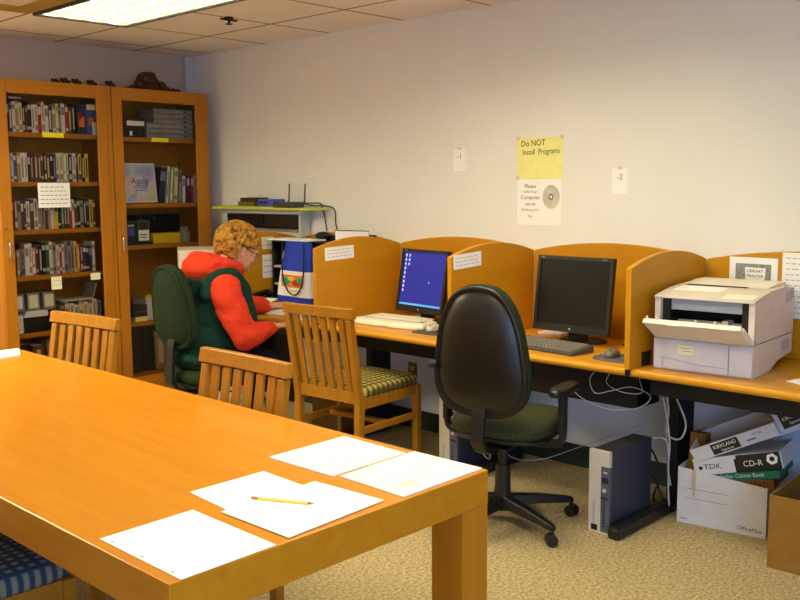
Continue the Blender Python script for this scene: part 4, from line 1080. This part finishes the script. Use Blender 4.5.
m = MB(); m.box((.008, -.0008, .008), (.267, -.0002, .277), 0, Mb); m.text('Aging', .062, Mb @ T(.14, -.0014, .155) @ FY, 1, 1.0); m.text('RESOURCES', .022, Mb @ T(.14, -.0014, .115) @ FY, 1); m.box((.09, -.0012, .085), (.18, -.0009, .09), 2, Mb)
m.build('cover_sheet', [ART, plain('cover_ink', '#3A3F6A', .6, .3), INKG], t)
xx = 3.80
for k, (c, w, h, a) in enumerate((('navy', .05, .26, .12), ('white', .02, .27, .10), ('pale green', .022, .262, .09), ('cream', .03, .258, .07), ('grey', .022, .25, .06), ('white', .025, .2, .03), ('purple', .025, .205, .02), ('red', .02, .205, .02), ('white', .018, .205, .0))):
    book(xx, 6.07, ZB2, w, h, .19, c, f'{c} book, {ORD[k]} from the left beside the pastel binder, right bookcase', 'books beside the binder', a, rr)
    xx += w+.013
ZC = 1.1358
facebox('video_box', 3.515, 6.06, ZC+.02, .085, .15, .03, [BM['navy'][0], BM['blue'][0], INKL], 'dark blue video box standing face out in the right bookcase', 'video', None, None, [(.15, .3, .8, .7, 1), (.2, .75, .8, .85, 2)])
facebox('video_box', 3.61, 6.06, ZC+.02, .105, .155, .03, [BM['green'][0], WHITE, BM['maroon'][0], INK], 'white and green video box standing face out in the right bookcase', 'video', None, None, [(.1, .05, .9, .55, 1), (.2, .55, .8, .9, 2), (.2, .3, .75, .36, 3), (.25, .18, .7, .24, 3)])
m = MB((3.6, 6.1, ZC)); m.box((3.512, 6.045, ZC), (3.725, 6.2, ZC+.0195)); tag(m.build('media_case', BLACK), 'flat black case under the face-out videos in the right bookcase', 'case')
m = MB((3.85, 6.06, ZC)); m.box((3.735, 6.05, ZC), (3.965, 6.17, ZC+.075)); tag(m.build('yellow_box', plain('yellow_card', '#E0BE1C', .6, .3), bevel=.003), 'yellow box in the right bookcase beside the face-out videos', 'box')
m = MB((3.9, 6.25, ZC)); m.box((3.68, 6.20, ZC), (4.06, 6.34, ZC+.21)); m.box((3.72, 6.1994, ZC+.17), (3.74, 6.2, ZC+.19), 1); m.box((3.83, 6.1994, ZC+.17), (3.85, 6.2, ZC+.19), 2)
tag(m.build('storage_case', [DARKIN, BM['navy'][0], BM['brown'][0]]), 'large black case behind the yellow box in the right bookcase', 'case')
m = MB((4.03, 6.1, ZC)); m.lathe([(.045, ZC), (.047, ZC+.01), (.047, ZC+.08), (.03, ZC+.085), (.03, ZC+.115), (.0, ZC+.115)], 20, 0, T(4.03, 6.1, 0)); tag(m.build('jar', CLEARG, smooth=False), 'small clear jar beside the yellow box in the right bookcase', 'jar')
ZD = .5758
t = empty('storage_carton', (3.77, 6.15, ZD), 0, 'white carton with yellow folders on top in the right bookcase', 'box')
MB(t.location).box((3.66, 6.06, ZD), (3.88, 6.25, ZD+.165)).build('carton', BOXW, t, bevel=.003)
m = MB((3.76, 6.1, ZD+.166)); m.box((3.65, 6.055, ZD+.1658), (3.87, 6.24, ZD+.178)); m.box((3.665, 6.06, ZD+.1782), (3.86, 6.235, ZD+.19)); tag(m.build('folder_stack', plain('yellow_folder', '#D9A92A', .7, .2)), 'yellow folders lying on the white carton in the right bookcase', 'folder')
m = MB((3.6, 6.05, ZD)); m.box((3.55, 6.035, ZD), (3.65, 6.12, ZD+.035)); tag(m.build('note_pad', YELL), 'yellow note pad under the small black box in the right bookcase', 'note pad')
m = MB((3.6, 6.05, ZD+.036)); m.box((3.53, 6.038, ZD+.0355), (3.652, 6.12, ZD+.12)); m.box((3.54, 6.0374, ZD+.07), (3.645, 6.038, ZD+.075), 1); tag(m.build('cassette_box', [BLACK, INKG], bevel=.002), 'small black box beside the white carton in the right bookcase', 'box')
ZE = .2008
for k, (x, w, h, c) in enumerate(((3.53, .085, .34, 'black'), (3.62, .085, .335, 'black'), (3.72, .10, .27, 'tan'), (3.83, .08, .25, 'brown'), (3.95, .05, .26, 'green'), (4.02, .06, .24, 'cream'))):
    book(x, 6.06, ZE, w, h, .22, c, f'{c} binder, {ORD[k]} from the left on the bottom shelf of the right bookcase', 'binders in the right bookcase', 0, rr, 'binder', band=k > 1)

# carvings on top of the bookcases
ZT2 = 2.2458
pts = [(3.57, 0), (3.60, .022), (3.64, .03), (3.675, .05), (3.70, .085), (3.715, .118), (3.745, .135), (3.80, .138), (3.83, .128), (3.838, .10), (3.86, .075), (3.885, .078), (3.91, .055), (3.95, .032), (3.99, .026), (4.02, .032), (4.045, .018), (4.05, 0)]
m = MB((3.8, 6.12, ZT2)); Mxz = Matrix(((1, 0, 0, 0), (0, 0, 1, 0), (0, 1, 0, ZT2), (0, 0, 0, 1)))
m.prism(pts, 6.09, 6.15, 0, Mxz)
for (x, z, r) in ((3.77, .085, .05), (3.70, .04, .036), (3.88, .045, .032), (3.97, .016, .02), (3.64, .014, .02)):
    m.ell((x, 6.085, ZT2+z), (r, .022, r*.85))
tag(m.build('wood_carving', W_CARVE, bevel=.006), 'dark carved wooden hill-shaped ornament on top of the right bookcase', 'carving')
for k, (x, s, hh) in enumerate(((3.13, 1.0, .03), (3.20, 1.2, .034), (3.285, 1.2, .03), (3.40, 1.2, .026), (3.545, 1.3, .02))):
    m = MB((x, 6.22, ZT2))
    m.ell((x, 6.22, ZT2+.026*s), (.026*s, .014*s, .016*s)); m.ell((x-.028*s, 6.22, ZT2+.038*s), (.013*s, .009*s, .011*s)); m.ell((x-.005*s, 6.22, ZT2+.042*s), (.010*s, .008*s, .010*s))
    m.cyl((x-.022*s, 6.22, ZT2+.028*s), (x-.03*s, 6.22, ZT2+.04*s), .008*s, .006*s, 8)
    for dx in (-.016, .016):
        for dy in (-.008, .008): m.cyl((x+dx*s, 6.22+dy*s, ZT2), (x+dx*s, 6.22+dy*s, ZT2+.024*s), .0045*s, .005*s, 8)
    tag(m.build('animal_figurine', W_CARVE, smooth=True), f'small dark wooden animal figurine, {ORD[k]} from the left on top of the bookcases', 'figurine', 'wooden animal figurines')

# ------------------------------------------------------------------ far corner: file cabinet, hutch, carrel clutter
t = empty('file_cabinet', (3.585, 5.50, 0), math.radians(-32), 'white metal file cabinet between the bookcase and the person', 'file cabinet')
MB().box((0, .018, 0), (.42, .44, 1.118)).build('body', CABW, t, bevel=.004)
for k in range(3):
    z0 = .05+.345*k
    d = MB().box((.012, 0, z0), (.408, .0175, z0+.33)).build('drawer', CABW, t, bevel=.004)
    MB().box((.035, -.006, z0+.235), (.12, -.0005, z0+.275)).build('handle', PRNG, d, bevel=.002)
t = empty('storage_hutch', (4.17, 5.16, 0), 0, 'low black-fronted cabinet with a grey top, against the wall above the person', 'cabinet')
L = t.location; x0, x1, y0, y1 = 4.23, XW-.0215, 4.97, 5.84
MB(L).box((x0, y0, 1.2065), (x1, y0+.02, 1.355)).build('side_panel', GREYL, t); MB(L).box((x0, y1-.02, 0), (x1, y1, 1.355)).build('side_panel', GREYL, t)
MB(L).box((x0-.03, y0-.04, 1.357), (x1, y1+.03, 1.388)).build('top', GREYL, t, bevel=.004)
MB(L).box((x0+.03, y0+.0205, 1.25), (x1-.0125, y1-.0205, 1.262)).build('shelf', DARKIN, t)
MB(L).box((x0+.03, 5.125, .0), (x1-.0125, y1-.0205, .78)).build('lower_case', DARKIN, t)
SMOKE = plain('smoked_door', '#241A15', .35, .5)
MB(L).box((x0+.004, 5.39, 1.2625), (x0+.015, y1-.022, 1.350)).build('dark_door', SMOKE, t)
MB(L).box((x0+.004, y0+.022, 1.2625), (x0+.015, 5.378, 1.350)).build('dark_door', SMOKE, t)
m = MB((4.16, 5.1, 1.39)); m.box((4.14, 4.76, 1.3895), (4.31, 5.88, 1.403)); m.box((4.15, 5.17, 1.4035), (4.28, 5.82, 1.41), 1)
tag(m.build('lime_board', [LIME, plain('lime_sheet', '#B5BE55', .6, .3)]), 'flat yellow-green board on top of the low black-fronted cabinet', 'board')
ZR = 1.4115
m = MB((4.15, 5.33, ZR)); m.box((4.15, 5.38, ZR), (4.27, 5.57, ZR+.032)); tag(m.build('olive_box', OLIVE), 'olive box under the dark red box on the yellow-green board', 'box')
m = MB((4.15, 5.30, ZR+.033)); m.box((4.14, 5.355, ZR+.033), (4.26, 5.53, ZR+.060)); tag(m.build('dark_box', MUDB), 'dark red box stacked on the olive box above the cabinet', 'box')
m = MB((4.15, 5.38, ZR+.061)); m.box((4.13, 5.44, ZR+.0605), (4.24, 5.58, ZR+.072)); tag(m.build('paper_pad', CREAM), 'cream pad on top of the dark red box above the cabinet', 'notepad')
ZQ = 1.4112
t = empty('router', (4.21, 5.24, ZQ), 0, 'blue network router on the yellow-green board', 'router')
MB(t.location).box((4.15, 5.175, ZQ), (4.27, 5.345, ZQ+.05)).build('case', PURP, t, bevel=.008)
m = MB(t.location)
for k in range(4): m.box((4.1493, 5.23+.025*k, ZQ+.018), (4.1499, 5.248+.025*k, ZQ+.036))
m.build('port_panel', DARKIN, t)
ZQ = 1.4036
t = empty('router', (4.21, 5.06, ZQ), 0, 'dark wireless router with two upright antennas on the yellow-green board', 'router')
MB(t.location).box((4.15, 4.97, ZQ), (4.27, 5.155, ZQ+.04)).build('case', DGREY, t, bevel=.008)
for y in (5.15, 4.98):
    m = MB(t.location); m.cyl((4.272, y, ZQ+.02), (4.28, y, ZQ+.05), .007, n=10); m.cyl((4.28, y, ZQ+.05), (4.285, y-.002, ZQ+.165), .0055, .0045, 10); m.build('antenna', BLACK, t)
cord([[(4.275, 4.98, ZQ+.03), (4.29, 4.90, ZQ+.012), (4.315, 4.80, ZQ+.012), (4.322, 4.72, 1.39), (4.322, 4.71, 1.30), (4.322, 4.69, 1.235)], [(4.28, 5.0, ZQ+.03), (4.30, 4.92, ZQ+.03), (4.322, 4.86, 1.43), (4.325, 4.83, 1.36), (4.322, 4.80, 1.24)]], .004, CORDB, 'black cords hanging from the wireless router')
# organizer in the person's carrel
t = empty('desk_organizer', (4.2, 4.68, DZ+.001), 0, 'black open desk organizer behind the tote bag', 'organizer')
L = t.location; z0 = DZ+.001
m = MB(L); x0, x1, y0, y1 = 4.05, 4.305, 4.20, 5.065
m.box((x0, y0, z0), (x1, y0+.015, 1.19)).box((x0, y1-.015, z0), (x1, y1, 1.19)).box((x0, y0+.015, 1.175), (x1, y1-.015, 1.19)).box((x0, y0+.015, z0), (x1, y1-.015, z0+.015)).box((x0, 4.80, z0+.015), (x1, 4.815, 1.175)).box((x1-.008, y0+.015, z0+.015), (x1, y1-.015, 1.175))
m.build('frame', BLACK, t)
MB(L).box((x0+.002, y0+.0155, .93), (x1-.009, 4.7995, .942)).box((x0+.002, 4.8155, 1.0), (x1-.009, y1-.0155, 1.012)).box((x0+.002, 4.8155, .88), (x1-.009, y1-.0155, .892)).build('shelf', GREYL, t)
m = MB((4.12, 4.8, 1.192)); m.box((3.98, 4.62, 1.1915), (4.15, 5.02, 1.2015)); tag(m.build('white_board', WHITE), 'white board lying across the black desk organizer', 'board')
m = MB((4.2, 4.66, 1.206)); m.box((4.17, 4.50, 1.192), (4.30, 4.74, 1.225)); m.ell((4.16, 4.66, 1.222), (.05, .06, .028))
tag(m.build('black_bag', BLACKM, bevel=.006), 'black bag lying on top of the desk organizer', 'bag')
m = MB((4.24, 4.2, 1.20)); m.box((4.16, 4.30, 1.192), (4.305, 4.47, 1.232)); tag(m.build('black_case', DARKIN, bevel=.004), 'dark case on the organizer near the divider with the notice', 'case')
t = empty('propped_folder', (3.915, 4.13, 1.0), 0, 'white folder with a black rim standing up behind the divider with a notice', 'folder')
m = MB(t.location); m.add([(3.79, 4.1245, 1.0), (4.06, 4.1245, 1.0), (4.06, 4.1245, 1.27), (3.785, 4.1245, 1.285), (3.79, 4.131, 1.0), (4.06, 4.131, 1.0), (4.06, 4.131, 1.27), (3.785, 4.131, 1.285)], [(0, 1, 2, 3), (7, 6, 5, 4), (0, 4, 5, 1), (1, 5, 6, 2), (2, 6, 7, 3), (3, 7, 4, 0)])
m.build('sheet', WHITE, t)
MB(t.location).tube([(3.783, 4.128, 1.286), (4.062, 4.128, 1.271), (4.064, 4.128, 1.25)], .004, 8, sub=1).build('rim', INK, t)
t = empty('mug', (4.10, 4.94, 1.0128), 0, 'white mug with dark red picture in the black organizer', 'mug')
MB().lathe([(.033, 0), (.038, .005), (.04, .10), (.036, .10), (.034, .01), (.0, .01)], 24).build('cup', STEELB, t, smooth=False)
m = MB(); m.lathe([(.0402, .03), (.0406, .032), (.0406, .075), (.0402, .077)], 24); 
m = MB(); m.ell((-.0385, -.005, .052), (.006, .018, .026)); m.build('picture', BM['maroon'][0], t)
MB().tube([(0, .038, .085), (0, .062, .08), (0, .066, .05), (0, .058, .025), (0, .036, .02)], .006, 8).build('handle', STEELB, t, smooth=True)
# tote bag
t = empty('tote_bag', (3.968, 4.69, DZ+.001), math.radians(-4), 'blue and white tote bag standing on the desk behind the divider', 'bag'); t.scale = (.95, 1, .975)
def bagsec(z): return (.055-.035*max(0, z-.1)/.35, .205-.075*z/.45)
m = MB(); vs = []; fs = []; zs = [0, .02, .09, .18, .26, .30, .36, .42, .455]
n = 40
mi = []
for z in zs:
    a, b = bagsec(z); bul = 1+.1*math.sin(PI*min(1, z/.45))
    for x, y in outline(a*bul, b, 5, 0, n): vs.append((x, y+.01*math.sin(z*9), z))
for j in range(len(zs)-1):
    for i in range(n): fs.append((j*n+i, j*n+(i+1) % n, (j+1)*n+(i+1) % n, (j+1)*n+i)); mi.append(0 if zs[j] < .09 or zs[j] >= .26 else 1)
fs.append(tuple(reversed(range(n)))); mi.append(0)
k = len(m.v); m.add(vs, fs); m.m = mi
xf = -.062
m.box((xf, -.115, .155), (xf+.004, .115, .235), 2); m.ell((xf-.001, .06, .195), (.003, .05, .025), 3); m.ell((xf-.001, -.05, .185), (.003, .05, .02), 4); m.ell((xf-.002, .0, .21), (.003, .04, .015), 5); m.ell((xf-.002, -.085, .20), (.003, .03, .02), 3)
m.box((xf, -.09, .125), (xf+.004, .02, .135), 5)
m.build('bag_body', [BAGB, BAGW, ORANGE, TEAL, REDP, plain('print_yellow', '#E6B84A', .7, .2)], t, smooth=False)
m = MB(); m.tube([(-.05, .10, .45), (-.066, .10, .33), (-.07, .08, .2), (-.072, .02, .12), (-.07, -.06, .11), (-.068, -.12, .18), (-.05, -.12, .3), (-.045, -.12, .45)], .005, 8); m.build('strap', BLACKM, t, smooth=True)
# phone and adding machine
t = empty('telephone', (3.92, 4.985, DZ+.001), math.radians(8), 'dark telephone on the desk in front of the person', 'telephone')
MB().add([(-.1, -.08, 0), (.1, -.08, 0), (.1, .08, 0), (-.1, .08, 0), (-.1, -.08, .02), (.1, -.08, .06), (.1, .08, .06), (-.1, .08, .02)], [(0, 3, 2, 1), (4, 5, 6, 7), (0, 1, 5, 4), (1, 2, 6, 5), (2, 3, 7, 6), (3, 0, 4, 7)]).build('base', BLACK, t, bevel=.004)
MB().tube([(-.09, .05, .055), (-.06, .05, .072), (.06, .05, .088), (.09, .05, .08)], .018, 10).ell((-.09, .05, .048), (.028, .026, .02)).ell((.09, .05, .078), (.028, .026, .02)).build('handset', BLACK, t, smooth=True)
t = empty('adding_machine', (3.755, 4.815, DZ+.001), math.radians(20), 'grey adding machine with pale keys beside the telephone', 'adding machine')
MB().add([(-.11, -.07, 0), (.12, -.07, 0), (.12, .07, 0), (-.11, .07, 0), (-.11, -.07, .025), (.12, -.07, .065), (.12, .07, .065), (-.11, .07, .025)], [(0, 3, 2, 1), (4, 5, 6, 7), (0, 1, 5, 4), (1, 2, 6, 5), (2, 3, 7, 6), (3, 0, 4, 7)]).build('case', DGREY, t, bevel=.004)
m = MB()
for i in range(5):
    for j in range(4): m.box((-.09+.032*i, -.052+.027*j, .028+.0056*i), (-.066+.032*i, -.03+.027*j, .036+.0056*i))
m.build('keys', CREAM, t)
MB().box((.075, -.055, .058), (.11, .055, .072)).build('display', PALEY, t)
quad_sheet('paper_sheet', [(3.64, 4.26), (3.80, 4.24), (3.82, 4.44), (3.66, 4.46)], DZ+.001, WHITE, 'white sheet on the desk by the hand of the person', 'paper')

# ------------------------------------------------------------------ the person
P = empty('person', (3.08, 4.55, 0), 0, 'person with curly ginger hair, red hooded top and green vest, typing at the desk', 'person')
def V(*a): return Vector(a)
SH = {-1: V(.055, -.195, .965), 1: V(.12, .19, 1.0)}
EL = {-1: V(.115, -.285, .70), 1: V(.37, .235, .83)}
WR = {-1: V(.335, -.272, .735), 1: V(.60, .10, .800)}
HEADC = V(.30, -.01, 1.175); HT = Rz(math.radians(-16)) @ Ry(math.radians(26))
def hd(x, y, z): return HEADC + (HT @ V(x, y, z))
b = MB()
b.ell((.03, 0, .60), (.13, .16, .09)); b.ell((.04, 0, .72), (.13, .155, .15)); b.ell((.09, 0, .90), (.12, .16, .16)); b.ell((.10, 0, .99), (.10, .17, .09))
b.caps([(V(.12, 0, 1.02), .07), (V(.19, 0, 1.09), .056), (V(.25, 0, 1.15), .053)])
b.ell(HEADC, (.098, .078, .112), rot=HT)
b.ell(hd(.045, 0, -.055), (.058, .056, .062), rot=HT)      # jaw
b.ell(hd(.088, 0, -.085), (.022, .026, .018), rot=HT)      # chin
b.caps([(hd(.094, 0, .018), .010), (hd(.118, 0, -.018), .0135)])   # nose
for s in (-1, 1):
    b.ell(hd(.078, s*.036, -.022), (.024, .024, .024)); b.ell(hd(.086, s*.03, .026), (.018, .03, .01))
    b.ell(hd(.0, s*.079, -.008), (.020, .010, .033), rot=HT); b.ell(hd(-.006, s*.084, .004), (.016, .009, .022), rot=HT)
    b.caps([(SH[s], .058), (EL[s], .043), (WR[s], .029)])
    b.caps([(V(0, s*.09, .54), .085), (V(.42, s*.11, .50), .058), (V(.46, s*.115, .10), .036)]); b.caps([(V(.44, s*.115, .05), .036), (V(.60, s*.13, .035), .028)])
    # hand: palm, four fingers, thumb
    w = WR[s]; fw = (V(1, .02 if s < 0 else -.12, -.02)).normalized(); up = V(0, 0, 1); sd = up.cross(fw).normalized()
    for k in range(4):
        o = (k-1.5)*.0185
        kn = w+fw*(.088-.006*abs(k-1.2))+sd*o+up*.004
        b.caps([(w+sd*o*.55, .017), (w+fw*.045+sd*o*.85+up*.002, .0155), (kn, .0115)])
        ln = (.042, .046, .044, .034)[k if s > 0 else k]
        m1 = kn+fw*ln*.75+up*.004; m2 = m1+fw*ln*.45-up*.016; m3 = m2+fw*ln*.2-up*.018
        b.caps([(kn, .0105), (m1, .0092), (m2, .0084), (m3, .0075)])
    tb = -s   # thumbs point to the middle of the body
    inn = sd*(1 if s < 0 else -1)
    b.caps([(w+fw*.02+inn*.02, .016), (w+fw*.055+inn*.043-up*.004, .0125), (w+fw*.085+inn*.05-up*.012, .010), (w+fw*.105+inn*.048-up*.02, .008)])
body = b.build('body', [SKIN], P); soften(body, .0055, 4)
for s in (-1, 1):
    MB().ell(hd(.083, s*.031, .006), (.0125, .0125, .0125), 0).ell(hd(.0925, s*.0315, .004), (.005, .006, .006), 1).build('eye', [EYEW, IRIS], P, smooth=True)
MB().ell(hd(.098, 0, -.052), (.008, .022, .005), rot=HT).ell(hd(.097, 0, -.060), (.008, .018, .005), rot=HT).build('lips', LIP, P, smooth=True)
g = MB()
for s in (-1, 1):
    pts = [hd(.112, s*.034+.024*math.cos(2*PI*i/16), .004+.018*math.sin(2*PI*i/16)) for i in range(17)]
    g.tube(pts, .0018, 6, sub=1); g.tube([hd(.110, s*.058, .012), hd(.06, s*.076, .014), hd(.0, s*.083, .018)], .0018, 6, sub=1)
g.tube([hd(.114, -.010, .006), hd(.119, 0, .010), hd(.114, .010, .006)], .0018, 6, sub=1)
g.build('glasses', plain('glasses_frame', '#8A6A48', .3, .5, .6), P)
# hair: curls packed over the skull
h = MB(); rh = random.Random(11)
h.ell(hd(-.036, 0, .036), (.104, .094, .106), rot=HT)
for i in range(900):
    u = rh.uniform(-1, 1); a = rh.uniform(0, 2*PI); q = math.sqrt(1-u*u)
    dx, dy, dz = q*math.cos(a), q*math.sin(a), u
    x, y, z = -.030+.130*dx, .112*dy, .034+.125*dz
    if x > .05 and z < .07: continue            # face stays free
    if z < -.075: continue
    if x > -.035 and z < .036 and abs(y) > .04: continue     # ear stays free
    r = rh.uniform(.008, .017)
    h.ell(hd(x, y, z), (r, r*rh.uniform(.8, 1.2), r*rh.uniform(.8, 1.2)), nu=10, nv=7)
ho = h.build('hair', [HAIR], P); soften(ho, .0045, 1)
# red hooded top: sleeves + hood + neck front
r_ = MB()
for s in (-1, 1):
    fw = (WR[s]-EL[s]).normalized()
    r_.caps([(V(.10, s*.12, 1.0), .09), (SH[s], .092), (SH[s].lerp(EL[s], .5)+V(-.004, 0, 0), .090), (EL[s], .078), (EL[s].lerp(WR[s], .55)-V(0, 0, .008), .066), (WR[s]-fw*.04, .050), (WR[s]-fw*.01, .038)])
r_.ell((.08, 0, .96), (.125, .17, .13))
for i in range(15):   # hood lying as a thick roll round the neck
    a = -2.35+4.7*i/14
    cx, cy = .135-.115*math.cos(a), .118*math.sin(a)
    zz = 1.085+.045*max(0, math.cos(a))-.03*max(0, -math.cos(a))
    r_.ell((cx, cy, zz), (.055, .050, .052))
r_.ell((.035, 0, 1.075), (.105, .135, .085), rot=Ry(.45)); r_.ell((.10, 0, 1.11), (.09, .105, .06), rot=Ry(.3)); r_.ell((.18, 0, 1.03), (.07, .09, .05))
ro = r_.build('hooded_top', [RED_FLEECE], P); soften(ro, .009, 12, .013, 9, (1, 1, 1.6))
# vest
v = MB()
v.ell((.04, 0, .57), (.20, .222, .085)); v.ell((.03, 0, .53), (.17, .20, .045)); v.ell((.05, 0, .68), (.18, .205, .15)); v.ell((.065, 0, .82), (.168, .195, .17)); v.ell((.10, 0, .93), (.165, .172, .125)); v.ell((.02, 0, .93), (.09, .16, .13))
for s in (-1, 1):
    v.caps([(V(-.02, s*.13, .95), .055), (V(.0, s*.15, 1.02), .046), (V(.06, s*.165, 1.055), .040), (V(.135, s*.17, 1.045), .040), (V(.205, s*.165, .96), .045), (V(.235, s*.165, .80), .055), (V(.22, s*.165, .66), .06)])
vo = v.build('vest', [VEST], P); soften(vo, .009, 8, .010, 7, (1, 1, 1.8))
k_ = MB()
for s in (-1, 1):
    k_.caps([(V(.06, s*.09, .58), .075), (V(.41, s*.11, .505), .072), (V(.455, s*.115, .30), .058), (V(.455, s*.115, .105), .05)])
k_.ell((.02, 0, .57), (.13, .17, .06))
ko = k_.build('trousers', [TROUS], P); soften(ko, .010, 5, .008, 8)
for s in (-1, 1):
    so = MB().caps([(V(.43, s*.115, .055), .047), (V(.53, s*.122, .047), .044), (V(.62, s*.13, .04), .036)]).box((.39, s*.117-.04, .001), (.64, s*.127+.04, .016)).build('shoe', [BLACK], P); soften(so, .007, 3)

# ------------------------------------------------------------------ camera, view
f_px = 934.0
cd = bpy.data.cameras.new('camera'); cam = bpy.data.objects.new('camera', cd); COL.objects.link(cam)
cd.sensor_width = 36; cd.lens = f_px*36/800; cd.clip_start = .05
def dirv(x, y): return Vector((x-400, -(y-300), -f_px)).normalized()
Yc = dirv(-590, 192); Xc = dirv(1294, 180); Xc = (Xc-Yc*Xc.dot(Yc)).normalized(); Zc = Xc.cross(Yc)
R = Matrix((Xc, Yc, Zc))
cam.matrix_world = Matrix.Translation((0, 0, 1.55)) @ R.to_4x4()
SC.camera = cam
w = bpy.data.worlds.new('world'); SC.world = w; w.use_nodes = True
w.node_tree.nodes['Background'].inputs['Color'].default_value = (.9, .93, 1, 1); w.node_tree.nodes['Background'].inputs['Strength'].default_value = .3
SC.view_settings.view_transform = 'Standard'; SC.view_settings.look = 'None'; SC.view_settings.gamma = 1; SC.view_settings.exposure = 0.67
SC.view_settings.use_curve_mapping = False
SC.cycles.max_bounces = 8
SC.cycles.use_denoising = True
